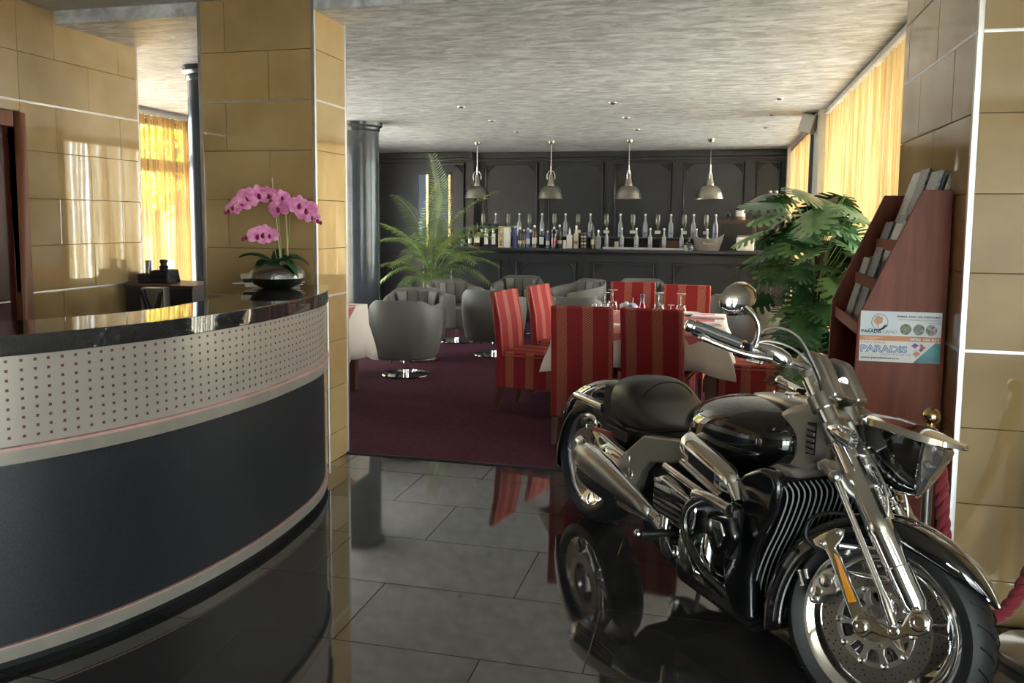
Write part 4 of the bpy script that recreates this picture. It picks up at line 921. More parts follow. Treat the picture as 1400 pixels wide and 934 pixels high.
# ================================================================== PALM AND MONSTERA
def frond(L, droop, nleaf, lw, seed, bias=0):
    rnd = random.Random(seed); sp_ = []; n = 16
    for i in range(n + 1):
        t_ = i / n; sp_.append(Vector((L * (t_ * .92) * (.30 + .70 * t_ * .9), 0, L * (t_ * .95 - droop * t_ ** 2.4))))
    m = MB().tube(sp_, [.010 * (1 - .8 * i / n) for i in range(n + 1)], 5)
    for k in range(nleaf):
        t_ = .26 + .74 * k / nleaf; f = t_ * n; i = min(int(f), n - 1); p = sp_[i].lerp(sp_[i + 1], f - i); tg = (sp_[i + 1] - sp_[i]).normalized()
        ll = lw * (sin(pi * (t_ * .82 + .12))) ** .6 * rnd.uniform(.85, 1.1)
        for sd in (-1, 1):
            side = Vector((0, sd, 0)); d = (tg * .55 + side * .95 + Vector((0, 0, .12))).normalized(); dn = Vector((0, 0, -1))
            q0 = p; q1 = p + d * ll * .5; q2 = p + d * ll * .95 + dn * ll * .28; w = tg * .0065
            m.add([q0 - w * .5, q0 + w * .5, q1 + w, q1 - w, q2], [(0, 1, 2, 3), (3, 2, 4)])
    return m
palm = empty('palm', (-3.86, 10.9, 0), 0, 'tall feathery areca palm between column and bar', 'plant')
MB().lathe([(0, .006), (.15, .006), (.19, .32), (.17, .32), (.16, .28), (0, .28)], 24).build('pot', pot_m, palm)
for k in range(5): MB().tube([(.05 * cos(k * 1.3), .05 * sin(k * 1.3), .28), (.07 * cos(k * 1.3), .07 * sin(k * 1.3), .75)], [.016, .011], 6).build('cane', stem_m, palm)
fm = [frond(1.25, .33, 38, .30, 1), frond(1.1, .62, 34, .30, 2), frond(.9, .9, 30, .27, 3)]
fmesh = []
for i, (az, kind, z0, tilt, sc) in enumerate([(10, 0, .8, -16, 1.05), (-25, 0, .6, 12, .9), (40, 1, .75, -15, 1.1), (-60, 1, .8, -30, .9), (15, 0, .72, 4, 1.0), (245, 0, .88, -56, 1.15), (80, 0, .8, -40, 1.0), (-70, 1, .5, 10, .8), (-100, 1, .45, 5, .75), (-40, 1, .5, 0, .8), (-120, 2, .7, -10, .9), (-20, 2, .8, -5, .95), (-150, 1, .6, 5, .8), (30, 2, .9, -10, .9), (-15, 1, .75, -8, 1.05), (25, 1, .65, 10, .95), (-50, 1, .7, 5, .95), (-95, 1, .7, 0, .9), (-140, 0, .75, -5, .85), (170, 1, .8, -4, .9), (150, 0, .75, -20, 1.0), (60, 1, .8, -5, 1.0),
                                       (-70, 2, .6, 10, 1.0), (-110, 2, .55, 15, .9), (-30, 2, .55, 15, 1.0), (0, 2, .6, 5, 1.1), (-160, 2, .6, 10, 1.0), (120, 1, .8, -5, 1.0), (190, 2, .6, 10, 1.0), (-80, 2, .45, 30, .8), (-125, 2, .4, 30, .8), (-45, 2, .4, 32, .8), (205, 1, .8, 0, .95)]):
    if len(fmesh) <= kind:
        while len(fmesh) <= kind: fmesh.append(None)
    if fmesh[kind] is None: o = fm[kind].build('frond', palm_m, palm, smooth=False, weld=False); fmesh[kind] = o.data
    else: o = bpy.data.objects.new('frond', fmesh[kind]); C.objects.link(o); o.parent = palm
    o.location = (.05 * cos(radians(az)), .05 * sin(radians(az)), z0); o.rotation_euler = Euler((0, radians(tilt), radians(az))); o.scale = (sc,) * 3

def monstera_leaf(L, W_, seed, lobes=7):
    rnd = random.Random(seed); m = MB()
    def zc(x, y): return -.28 * (x / L) ** 2 * L * .6 - .25 * abs(y) ** 1.5 / sqrt(W_)
    def V(x, y): return (x, y, zc(x, y))
    for sd in (-1, 1):
        prev = None
        for k in range(lobes):
            t0 = k / lobes; t1 = (k + 1) / lobes
            def tip(t): # outline point for parameter t from base lobe to tip
                a = radians(150 - 150 * t); r = (.46 + .34 * (1 - abs(t - .45) * 1.3)); return (L * (.42 + .62 * cos(a) * (1.0 if t > .4 else .75)), W_ * .5 * sin(a) * 1.12 + .001)
            gap = .22 / lobes
            ax_ = L * (.05 + .86 * t0); bx = L * (.05 + .86 * t1)
            (px0, py0), (px1, py1) = tip(t0 + gap), tip(t1 - gap)
            # inner continuous web up to 38 %
            i0 = (ax_ + (px0 - ax_) * .55, py0 * .55); i1 = (bx + (px1 - bx) * .55, py1 * .55)
            m0 = (ax_ + (px0 - ax_) * .75, py0 * .75); m1 = (bx + (px1 - bx) * .75, py1 * .75)
            vs = [V(ax_, 0), V(bx, 0), V(i1[0], sd * i1[1]), V(i0[0], sd * i0[1]), V(m1[0], sd * m1[1]), V(m0[0], sd * m0[1]), V(px1 * .98, sd * py1 * .98), V(px0 * .98, sd * py0 * .98), V((px0 + px1) / 2 + .02 * L, sd * (py0 + py1) / 2 * 1.06)]
            m.add(vs, [(0, 1, 2, 3), (3, 2, 4, 5), (5, 4, 6, 7), (7, 6, 8)])
            if prev: m.add([V(ax_, 0), V(prev[0], sd * prev[1]), V(i0[0], sd * i0[1])], [(0, 1, 2)])
            prev = i1
    m.tube([V(-.02, 0), V(L * .45, 0), V(L * .95, 0)], [.004, .003, .001], 5)
    return m
mon = empty('monstera', (.60, 5.60, 0), 0, 'tall artificial monstera with slit leaves between table and brochure rack', 'plant')
MB().lathe([(0, .006), (.16, .006), (.20, .30), (.18, .30), (.17, .27), (0, .27)], 24).build('pot', pot_m, mon)
MB().tube([(0, 0, .27), (.01, 0, 1.35)], [.045, .04], 10).build('moss_pole', bark, mon)
MB().tube([(-.09, -.05, .27), (-.11, -.05, 1.0)], [.02, .015], 8).build('trunk', bark, mon)
lm = {}
rnd = random.Random(21)
k = 0
for i in range(130):
    z = 1.70 - 1.22 * (i / 130.0) ** 1.0 + rnd.uniform(-.05, .05)
    az = i * 2.39996 + rnd.uniform(-.3, .3)
    reach = rnd.uniform(.10, .36) * (1.0 if z > .8 else .8) * (.72 if z > 1.45 else 1)
    kind = rnd.choice((0, 1, 2)); pale = (i % 3 == 0)
    c = Vector((cos(az) * reach * 1.0, sin(az) * reach * .8, z))
    if c.x > (.16 if z > 1.0 else .10): c.x = .16 if z > 1.0 else .10
    if z < 1.0: c.x = max(c.x, -.10)
    if (kind, pale) not in lm:
        o = monstera_leaf((.29, .34, .25)[kind], (.28, .32, .24)[kind], kind).build('leaf', leaf_light if pale else leaf_dark, mon, smooth=True, ang=60); lm[(kind, pale)] = o.data
    else: o = bpy.data.objects.new('leaf', lm[(kind, pale)]); C.objects.link(o); o.parent = mon
    sc = rnd.uniform(.7, .95)
    o.location = c; o.scale = (sc,) * 3
    o.rotation_euler = Euler((rnd.uniform(-.5, .5), rnd.uniform(-.1, .75), az + rnd.uniform(-.4, .4)))
    if z < 1.0 and cos(o.rotation_euler.z) < -.3: o.rotation_euler.z = -pi / 2 + rnd.uniform(-.5, .9)
    if o.location.x + sc * .33 * cos(o.rotation_euler.z) > .42: o.rotation_euler.z = az + pi * .5
    b = Vector((0, 0, max(.3, z - .38))); mid = b.lerp(c, .5) + Vector((0, 0, .06))
    MB().tube([b, mid, c], .004, 5).build('petiole', stem_m, mon)

# ================================================================== BROCHURE RACK, STICKER, STANCHIONS
rk = empty('brochure_rack', (0, 0, 0), 0, 'reddish wooden brochure rack with slanted sides against the stone pillar', 'rack')
XB = .865
side = [(XB, .02), (XB, 1.63), (.758, 1.63), (.546, 1.13), (.538, .66), (.59, .52), (.61, .02)]
def SX(y): return lambda p, q, h: Vector((p, y + h, q))
MB().prism(side, 0, .022, SX(3.53)).build('side_panel', mahog, rk, bevel=.003)
MB().prism([(p - (.0 if p > .8 else .012), q) for p, q in side], 0, .022, SX(4.24)).build('side_panel', mahog, rk, bevel=.003)
MB().box(XB - .012, XB, 3.552, 4.24, .3, 1.60).build('back_panel', mahog, rk)
SL = atan2(.205, .475)
for x, z in ((.562, 1.16), (.642, 1.33), (.728, 1.49)):
    MB().box(x, XB - .015, 3.552, 4.24, z - .10, z - .085).build('shelf', mahog, rk, bevel=.002)
    MB().box(x - .012, x + .002, 3.552, 4.24, z - .11, z - .06).build('front_lip', mahog, rk, bevel=.002)
MB().box(.62, XB - .012, 3.552, 4.24, .10, .12).build('shelf', mahog, rk, bevel=.002)
rnd = random.Random(11)
mm_ = [mag_grey, mag_white, mag_white, mag_dark]
tn = 0
for tier, (x, z) in enumerate(((.590, 1.08), (.67, 1.25), (.755, 1.41))):
    for b in range(3):
        for k in range(5):
            y = 3.60 + b * .215; h = rnd.uniform(.26, .30) if tier < 2 else rnd.uniform(.27, .34); w = rnd.uniform(.075, .095)
            m = MB().box(0, .0105, -w, w, 0, h).build('magazine', mm_[rnd.randrange(4)], bevel=.001)
            m.location = (x + .002 + k * .0125, y + .10, z); m.rotation_euler = (0, radians(17 + rnd.uniform(-2, 2)), 0)
            tag(m, '%s %s in the %s stack of the %s tier of the rack' % (('foremost', 'second', 'middle', 'fourth', 'rearmost')[k], 'magazine', ('near', 'middle', 'far')[b], ('lower', 'middle', 'upper')[tier]), 'magazine', 'magazines in the brochure rack'); tn += 1
# sticker on the near side panel
st = empty('sticker', (.554, 3.5295, .953), 0, 'printed advertising sticker PARADISLAND and PARADIS on the side of the brochure rack', 'sticker')
st.scale = (1.13, 1.0, 1.17)
SW, SH = .262, .172
def card(name, x0, x1, z0, z1, m, d=.0006, par=None): return MB().box(x0, x1, -d, 0, z0, z1).build(name, m, par or st, smooth=False)
ink = mat('dark_ink', (.02, .025, .05), .5); ink_g = mat('grey_ink', (.20, .22, .25), .5); ink_b = mat('blue_ink', (.05, .15, .42), .4); sky_p = mat('pale_blue_print', (.55, .66, .74), .35, scale=6, col2=(.72, .76, .78))
or_p = mat('orange_print', (.62, .22, .07), .4); teal = mat('teal_print', (.02, .26, .28), .35, scale=14, col2=(.02, .06, .12)); wht = mat('white_print', (.78, .78, .77), .4)
pur = mat('purple_print', (.12, .03, .25), .4); crim = mat('crimson_print', (.5, .05, .12), .4); grn = mat('photo_green', (.20, .25, .10), .4, scale=120, col2=(.02, .04, .02)); gry = mat('photo_grey', (.35, .38, .35), .4, scale=120, col2=(.03, .04, .04)); brn = mat('photo_brown', (.45, .40, .38), .4, scale=110, col2=(.05, .03, .03))
card('backing', 0, SW, 0, SH, wht, .0006)
card('upper_print', 0, SW, .089, SH, sky_p, .0010); card('orange_band', 0, SW, .072, .089, or_p, .0012); card('lower_print', 0, SW, 0, .072, wht, .0010)
MB().add([(.176, -.0013, 0), (SW, -.0013, 0), (SW, -.0013, .070), (.245, -.0013, .070)], [(0, 1, 2, 3)]).build('teal_corner', teal, st, smooth=False)
RX90 = (radians(90), 0, 0)
def tx(s, size, m, x, z, sx=1., bold=0, al='LEFT'): return text(s, size, m, st, (x, -.0016, z), RX90, depth=.0002, sx=sx, bold=bold, align=al)
tx('PARADIS', .0145, ink, .004, .098, 1.15, .0006); tx('LAND', .0145, ink_g, .074, .098, 1.2)
tx('PRIMUL PARC DE AVENTURA', .0085, ink, .256, .153, 1.25, .0003, 'RIGHT'); tx('DE PE LITORALUL ROMANESC', .0080, ink_g, .256, .143, 1.22, 0, 'RIGHT'); tx('MANGALIA', .006, ink_g, .256, .134, 1.2, 0, 'RIGHT')
tx('0756 166 611', .0125, wht, .258, .0755, 1.35, .0005, 'RIGHT'); tx('www.paradisland.ro', .0060, wht, .012, .0805, 1.3); tx('/paradisland', .0060, wht, .018, .0745, 1.3)
tx('sport & aventura', .0050, ink_g, .004, .0915, 1.4)
tx('PARTENER', .0115, or_p, .004, .062, 1.5); tx('PARADIS', .032, ink_b, .003, .033, 1.22, .0016); text('PARADIS', .032, sky_p, st, (.003, -.0022, .033), RX90, depth=.0001, sx=1.22, bold=-.0006)
tx('VACANTE DE VIS', .0095, ink_g, .070, .0225, 1.35); tx('www.paradistours.ro', .0100, ink, .006, .010, 1.45, .0003)
for cx_, cz_, m in ((.148, .113, grn), (.190, .113, gry), (.230, .112, brn)): MB().lathe([(0, 0), (.0185, 0), (.0185, .0006), (0, .0006)], 24, (cx_, -.0010, cz_), (0, -1, 0)).build('round_photo', m, st)
MB().torus([(.0255, 0), (.0265, .0006), (.0275, 0)], 32, (.063, -.0010, .135), (0, -1, 0)).build('logo_ring', ink_b, st)
lg = MB()
for a, b, r in ((-.004, .010, .009), (-.010, .002, .008), (.002, .001, .009), (.006, .009, .006), (-.006, -.006, .005)): lg.lathe([(0, 0), (r, 0), (r, .0005), (0, .0006)], 12, (.061 + a, -.0010, .137 + b), (0, -1, 0))
lg.box(.057, .060, -.0016, -.001, .116, .132); lg.build('logo_tree', or_p, st)
MB().tube(spline([(.028, -.0012, .111), (.055, -.0012, .109), (.072, -.0012, .113), (.080, -.0012, .123), (.088, -.0012, .121)], 14), [.0008, .001, .0012, .0015, .002, .0025, .003, .0035, .0035, .003, .003, .0028, .0022, .001], 5).build('logo_wave', ink, st)
for (cx_, cz_, r, m) in ((.180, .058, .012, pur), (.205, .052, .010, crim), (.181, .042, .009, sky_p), (.186, .030, .013, or_p), (.200, .060, .006, crim), (.200, .044, .008, pur)):
    MB().add([(cx_ - r, -.0014, cz_), (cx_, -.0014, cz_ - r * .75), (cx_ + r, -.0014, cz_ + .002), (cx_, -.0014, cz_ + r * .8)], [(0, 1, 2, 3)]).build('logo_diamond', m, st, smooth=False)
def stanchion(x, y, h, lab):
    t = empty('stanchion', (x, y, 0), 0, lab, 'stanchion', 'rope barrier posts')
    MB().lathe([(0, .0), (.155, .0), (.162, .008), (.162, .030), (.150, .042), (.05, .060), (.03, .075), (0, .075)], 40).build('base', satin if h > .87 else brass, t)
    MB().lathe([(0, .06), (.0175, .06), (.0175, h - .12), (0, h - .12)], 20).build('post', steel if h < .9 else brass, t)
    MB().lathe([(0, h - .135), (.022, h - .135), (.026, h - .12), (.018, h - .11), (.018, h - .085), (.024, h - .078), (.013, h - .066), (.010, h - .055), (0, h - .055)], 20).build('collar', brass, t)
    for a in range(4):
        q = Matrix.Rotation(a * pi / 2 + .3, 4, 'Z'); MB().tube([q @ Vector(p) for p in spline([(.012, 0, h - .10), (.03, 0, h - .105), (.045, 0, h - .09), (.048, 0, h - .078)], 8)], .005, 6).build('hook', brass, t)
    MB().ball((0, 0, h - .028), .030, 18, 12).build('ball_finial', brass, t); return t
stanchion(.735, 3.12, .86, 'brass topped rope post in front of the brochure rack'); stanchion(1.14, 3.10, .90, 'rope post at the right edge with round steel base')
cl_ = spline([(.755, 3.09, .77), (.765, 3.06, .60), (.775, 3.03, .44), (.80, 3.01, .30), (.86, 2.99, .20), (.94, 2.98, .20), (1.02, 3.0, .32), (1.09, 3.05, .52), (1.13, 3.085, .77)], 160)
rp = MB()
for s in range(3):
    pts = []
    for i, p in enumerate(cl_):
        tg = (cl_[min(i + 1, 159)] - cl_[max(i - 1, 0)]).normalized(); a = tg.orthogonal().normalized(); a = Vector((0, 1, 0)) - tg * tg.y; a.normalize(); b = tg.cross(a); ph = i * .42 + s * 2 * pi / 3
        pts.append(p + (a * cos(ph) + b * sin(ph)) * .0115)
    rp.tube(pts, .0125, 8)
tag(rp.build('barrier_rope', rope_m, ang=70), 'twisted burgundy rope hanging between the two rope posts', 'rope')
# ================================================================== MOTORCYCLE
# bike frame: u forward from the rear axle, v to the rider's right, z up  ->  mesh (u, -v, z)
WB, WR, WF = 1.825, .315, .298
bike = empty('motorcycle', (-.555, 4.07, .004), 0, 'large black and chrome cruiser motorcycle parked on the polished floor', 'motorcycle')
bike.rotation_euler = (radians(-2.5), 0, radians(-53.7))
SK = Matrix.Rotation(radians(25), 4, Vector((-sin(radians(29)), 0, cos(radians(29)))))
SPV = Vector((1.52, 0, 1.0))
def flipv(p): return Vector((p[0], -p[1], p[2]))
def fr(p): return SK.to_3x3() @ (flipv(p) - SPV) + SPV      # front assembly, turned with the steering
FLR = lambda p: flipv(p)
TINY = ('bolt', 'rivet', 'link_bolt', 'drilled_hole', 'tread_groove', 'cooling_rib', 'grip_rubber', 'lens_rib', 'bleed_valve', 'exhaust_tip')
def bb(m, name, mt, par=None, front=False, **k):
    o = m.build(name, mt, par or bike, xf=(fr if front else FLR), **k)
    if name in TINY: o['kind'] = 'stuff'
    return o
def uz(v0): return lambda p, q, h: Vector((p, v0 + h, q))
def plate(poly, v0, v1, name, mt, par=bike, front=False, bevel=.004, **k):
    return bb(MB().prism(poly, 0, v1 - v0, uz(v0)), name, mt, par, front, bevel=bevel, **k)
YA = (0, 1, 0)
def bolt(m, u, v, z, r=.009, d=.006): m.lathe([(0, 0), (r, 0), (r, d), (r * .5, d * 1.3), (0, d * .7)], 8, (u, v, z), (0, 1, 0)); return m
def wheel(name, u, z, R, width, rr, front, nsp):
    w = bb(MB().torus([(rr - .012, -width * .36), (rr + .004, -width * .40), (rr + .008, -width * .34), (rr - .012, -width * .28), (rr - .030, -width * .15), (rr - .030, width * .15), (rr - .012, width * .28), (rr + .008, width * .34), (rr + .004, width * .40), (rr - .012, width * .36), (rr - .040, width * .18), (rr - .040, -width * .18)], 64, (u, 0, z), YA), name, chrome, bike, front)
    hw = width / 2
    bb(MB().torus([(rr, -hw * .74), (rr + .02, -hw * .92), ((rr + R) / 2, -hw), (R - .022, -hw * .90), (R - .006, -hw * .6), (R, -hw * .25), (R, hw * .25), (R - .006, hw * .6), (R - .022, hw * .90), ((rr + R) / 2, hw), (rr + .02, hw * .92), (rr, hw * .74)], 72, (u, 0, z), YA), 'tyre', rubber, w, front)
    g = MB()
    for k in range(30):
        a = 2 * pi * k / 30
        for s in (-1, 1):
            pts = []
            for q in range(4):
                vv = s * (hw * .15 + hw * .75 * q / 3); aa = a + (.05 if s > 0 else .16) + .05 * q; rad = (R + .0012, R + .0005, R - .006, R - .020)[q] + .0008
                pts.append((u + rad * cos(aa), vv, z + rad * sin(aa)))
            g.tube(pts, .0026, 4)
    bb(g, 'tread_groove', black_matte, w, front)
    bb(MB().lathe([(0, -.075), (.045, -.075), (.05, -.06), (.05, -.03), (.035, 0), (.05, .03), (.05, .06), (.045, .075), (0, .075)], 28, (u, 0, z), YA), 'hub', chrome, w, front)
    for k in range(nsp):
        a = 2 * pi * k / nsp + .3; c, s_ = cos(a), sin(a)
        rg = []
        for rad, ww, tt in ((.035, .020, .030), (.09, .016, .020), (rr - .06, .018, .016), (rr - .025, .034, .022)):
            rg.append([Vector((u + rad * c - s_ * p * ww, q * tt, z + rad * s_ + c * p * ww)) for p, q in ((-1, -.5), (-.5, -1), (.5, -1), (1, -.5), (1, .5), (.5, 1), (-.5, 1), (-1, .5))])
        bb(MB().rings(rg), 'spoke', chrome, w, front, bevel=.002)
    return w
rw = wheel('rear_wheel', 0, WR, WR, .19, .222, False, 5)
fw = wheel('front_wheel', WB, WF, WF - .003, .15, .222, True, 5)
# brake discs
for s in (1, -1):
    m = MB(); c = (WB, s * .078, WF); 
    m.torus([(.112, -.0025), (.158, -.0025), (.158, .0025), (.112, .0025)], 64, c, YA)
    dsc = bb(m, 'brake_disc', iron, bike, True)
    hm = MB()
    for r_, n_, o_ in ((.150, 30, 0), (.140, 30, .1), (.129, 30, .05)):
        for k in range(n_):
            a = 2 * pi * k / n_ + o_; hm.lathe([(0, -.0032), (.0028, -.0032), (.0028, .0032), (0, .0032)], 6, (WB + r_ * cos(a), s * .078, WF + r_ * sin(a)), YA)
    bb(hm, 'drilled_hole', black_matte, dsc, True)
    cm_ = MB().torus([(.098, -.004), (.112, -.004), (.112, .004), (.098, .004)], 48, c, YA).torus([(.040, -.006), (.062, -.006), (.062, .008), (.040, .008)], 32, c, YA)
    for k in range(10):
        a = 2 * pi * k / 10 + .15; ca, sa = cos(a), sin(a)
        cm_.rings([[Vector((c[0] + rad * ca - sa * p * ww, c[1] + q * .004, c[2] + rad * sa + ca * p * ww)) for p, q in ((-1, -1), (1, -1), (1, 1), (-1, 1))] for rad, ww in ((.055, .013), (.075, .007), (.102, .013))])
    bb(cm_, 'disc_carrier', satin, dsc, True, bevel=.001, seg=1)
    bm_ = MB()
    for k in range(10): a = 2 * pi * k / 10 + .15; bm_.lathe([(0, 0), (.009, 0), (.009, .007), (.004, .008), (0, .004)], 10, (c[0] + .106 * cos(a), c[1] + (s * .002 if s > 0 else -.009), c[2] + .106 * sin(a)), YA)
    for k in range(6): a = 2 * pi * k / 6; bm_.lathe([(0, 0), (.006, 0), (.006, .006), (0, .006)], 8, (c[0] + .050 * cos(a), c[1] + (s * .004 if s > 0 else -.010), c[2] + .050 * sin(a)), YA)
    bb(bm_, 'rivet', chrome, dsc, True)
dr = bb(MB().torus([(.10, .086), (.15, .086), (.15, .091), (.10, .091)], 48, (0, 0, WR), YA), 'rear_brake_disc', iron)
# fenders : arcs around a wheel centre
def fender(cu, cz, prof, front, name, mt, n_side=7):
    """prof: (phi deg, crown radius, half width, skirt radius)"""
    P = spline([(a, r, w) for a, r, w, s in prof], 40); Q = spline([(a, s, 0) for a, r, w, s in prof], 40)
    rg = []
    for p, q in zip(P, Q):
        a = radians(p.x); r, w, rs = p.y, max(p.z, .006), min(q.y, p.y - .004); ring = []
        for k in range(-n_side, n_side + 1):
            t = k / n_side; at_ = abs(t)
            if at_ < .6: vv = w * (at_ / .6) ** 1 * .93; rad = r - (r - rs) * .18 * (at_ / .6) ** 3
            else: u_ = (at_ - .6) / .4; vv = w * (.93 + .07 * sin(u_ * pi / 2)); rad = r - (r - rs) * (.18 + .82 * u_)
            ring.append(Vector((cu + rad * cos(a), math.copysign(vv, t) if k else 0, cz + rad * sin(a))))
        rg.append(ring)
    return bb(MB().rings(rg, cap=False, ring_closed=False), name, mt, bike, front, solid=.004, ang=60)
ff = fender(WB, WF, [(30, .322, .012, .315), (38, .322, .050, .300), (50, .320, .078, .275), (70, .318, .092, .255), (95, .318, .096, .250), (125, .322, .098, .252), (155, .332, .098, .262), (180, .345, .096, .272), (203, .362, .090, .290)], True, 'front_fender', gloss_black)
st_ = MB(); rgs = []
for i in range(40):
    t = i / 39; a = radians(30 + 120 * t); r = .3225 + (0 if t < .7 else .012 * (t - .7)); w = .004 + .012 * sin(pi * min(1, t * 1.1 + .05)); rgs.append([Vector((WB + (r + d) * cos(a), v, WF + (r + d) * sin(a))) for v, d in ((-w, -.004), (-w * .6, .003), (0, .005), (w * .6, .003), (w, -.004))])
bb(st_.rings(rgs), 'crown_highlight', chrome, ff, True)  # highlight along the fender crown, shaped as a narrow chrome strip
# chrome lower edge line of the fender
for s in (1, -1):
    bb(MB().tube([(WB + .287 * cos(radians(a)), s * .0975, WF + .287 * sin(radians(a))) if a > 60 else (WB + (.287 + (60 - a) * .0010) * cos(radians(a)), s * (.0975 - (60 - a) * .0024), WF + (.287 + (60 - a) * .0010) * sin(radians(a))) for a in range(34, 60, 3)], .003, 6), 'edge_trim', chrome, ff, True)
rf = fender(0, WR, [(58, .48, .07, .30), (80, .415, .095, .245), (105, .368, .105, .225), (135, .346, .108, .225), (165, .340, .108, .24), (190, .340, .105, .28), (203, .345, .095, .32)], False, 'rear_fender', gloss_black)
tl = bb(MB().box(-.09, .20, .085, .135, .60, .635), 'tail_light_trim', chrome, bevel=.012); bb(MB().box(-.10, -.06, .088, .132, .603, .630), 'tail_lens', red_lens, tl, bevel=.004)
tl = bb(MB().box(-.09, .20, -.135, -.085, .60, .635), 'tail_light_trim', chrome, bevel=.012)
bb(MB().box(.24, .40, .10, .14, .56, .74), 'rear_fender_strut', black_plastic, bevel=.012)
# lofted bodies
def loft(secs, name, mt, par=bike, front=False, n=28, e=2.6, smooth_n=30, vc=0., **k):
    """secs: (u, z top, z bottom, half width, mid height fraction, exponent)"""
    A = spline([(s[0], s[1], s[2]) for s in secs], smooth_n); B_ = spline([(s[3], s[4] if len(s) > 4 else .5, s[5] if len(s) > 5 else e) for s in secs], smooth_n); rg = []
    for a, b in zip(A, B_):
        u, zt, zb = a; w, mf, ex = b; zm = zb + (zt - zb) * mf; ring = []
        for i in range(n):
            t = 2 * pi * i / n; c, s = cos(t), sin(t); q = 2 / ex
            vv = w * math.copysign(abs(c) ** q, c); hh = (zt - zm) if s > 0 else (zm - zb)
            ring.append(Vector((u, vc + vv, zm + hh * math.copysign(abs(s) ** q, s))))
        rg.append(ring)
    return bb(MB().rings(rg), name, mt, par, front, **k)
# seat
seat = loft([(.265, .72, .64, .06), (.29, .765, .595, .12), (.34, .792, .570, .155), (.42, .806, .560, .172), (.49, .800, .565, .178), (.55, .765, .572, .180), (.61, .722, .585, .180), (.70, .690, .605, .168), (.80, .682, .632, .140), (.90, .692, .655, .105), (1.0, .720, .68, .07)], 'seat', seat_leather, e=2.8, smooth_n=44, n=32)
bb(MB().tube(spline([(.56, s * 0 + v, z) for v, z in ((-.165, .61), (-.14, .72), (-.08, .782), (0, .80), (.08, .782), (.14, .72), (.165, .61))], 26), .0035, 6), 'seam', black_plastic, seat)
bb(MB().tube(spline([(.34, .153, .60), (.5, .176, .592), (.62, .178, .603), (.75, .155, .635), (.9, .10, .675)], 20), .003, 6), 'seam', black_plastic, seat)
# tank
tank = loft([(.76, .700, .640, .055), (.83, .745, .600, .095), (.91, .795, .568, .150), (1.02, .838, .560, .195), (1.13, .862, .572, .215), (1.24, .872, .592, .217), (1.34, .866, .618, .205), (1.42, .845, .655, .178), (1.47, .815, .695, .13), (1.49, .79, .735, .07)], 'fuel_tank', gloss_black, e=2.35, smooth_n=44, n=36, ang=80)
dsh = loft([(1.14, .868, .855, .012), (1.20, .882, .850, .035), (1.30, .895, .85, .055), (1.40, .900, .84, .068), (1.48, .885, .83, .062)], 'tank_console', satin, e=3); 
bm_ = MB()
for u_, v_ in ((1.27, .030), (1.27, -.030), (1.36, .042), (1.36, -.042)): bm_.lathe([(0, .893), (.007, .893), (.006, .900), (0, .901)], 10, (u_, v_, 0), (0, 0, 1))
bb(bm_, 'bolt', chrome, dsh)
bb(MB().lathe([(0, .89), (.028, .89), (.028, .903), (.02, .907), (0, .907)], 20, (1.33, 0, 0), (0, 0, 1)), 'filler_cap', chrome, dsh)
# frame side covers
cover = [(.565, .500), (.660, .570), (.72, .615), (.960, .655), (1.06, .655), (1.04, .60), (.935, .556), (.770, .512), (.712, .455), (.652, .297), (.585, .335), (.515, .400)]
for s in (1, -1):
    v0, v1 = (.165, .215) if s > 0 else (-.215, -.165)
    o = plate(cover, v0, v1, 'side_cover', champagne, bevel=.012)
    if s > 0:
        e_ = MB().torus([(.024, 0), (.0265, .004), (.029, 0)], 24, (.632, .2155, .425), YA); e_.tube(spline([(.612, .218, .430), (.622, .219, .440), (.632, .219, .425), (.642, .219, .412), (.652, .218, .424)], 10), .003, 5); e_.tube([(.632, .218, .446), (.632, .218, .405)], .0025, 5); e_.tube(spline([(.60, .2165, .50), (.618, .218, .51), (.63, .218, .49), (.622, .217, .47)], 8), .003, 5)
        bb(e_, 'emblem', satin, o)
    plate([(.245, .520), (.30, .535), (.50, .505), (.560, .500), (.510, .400), (.648, .295), (.56, .262), (.49, .25), (.40, .36), (.33, .46)], v0 - .015 * s, v1 - .012 * s, 'swingarm_cover', chrome, bevel=.010)
    bb(MB().box(.30, .50, s * .13 - .03, s * .13 + .03, .52, .57), 'shock_cover', black_plastic, bevel=.008)
plate([(.26, .545), (.44, .560), (.46, .545), (.27, .525)], .195, .205, 'reflector', red_lens, bevel=.002)
bb(MB().tube(spline([(.12, .17, .55), (.19, .185, .575), (.25, .18, .56), (.21, .17, .46), (.14, .16, .42)], 18), .012), 'fender_bracket', chrome)
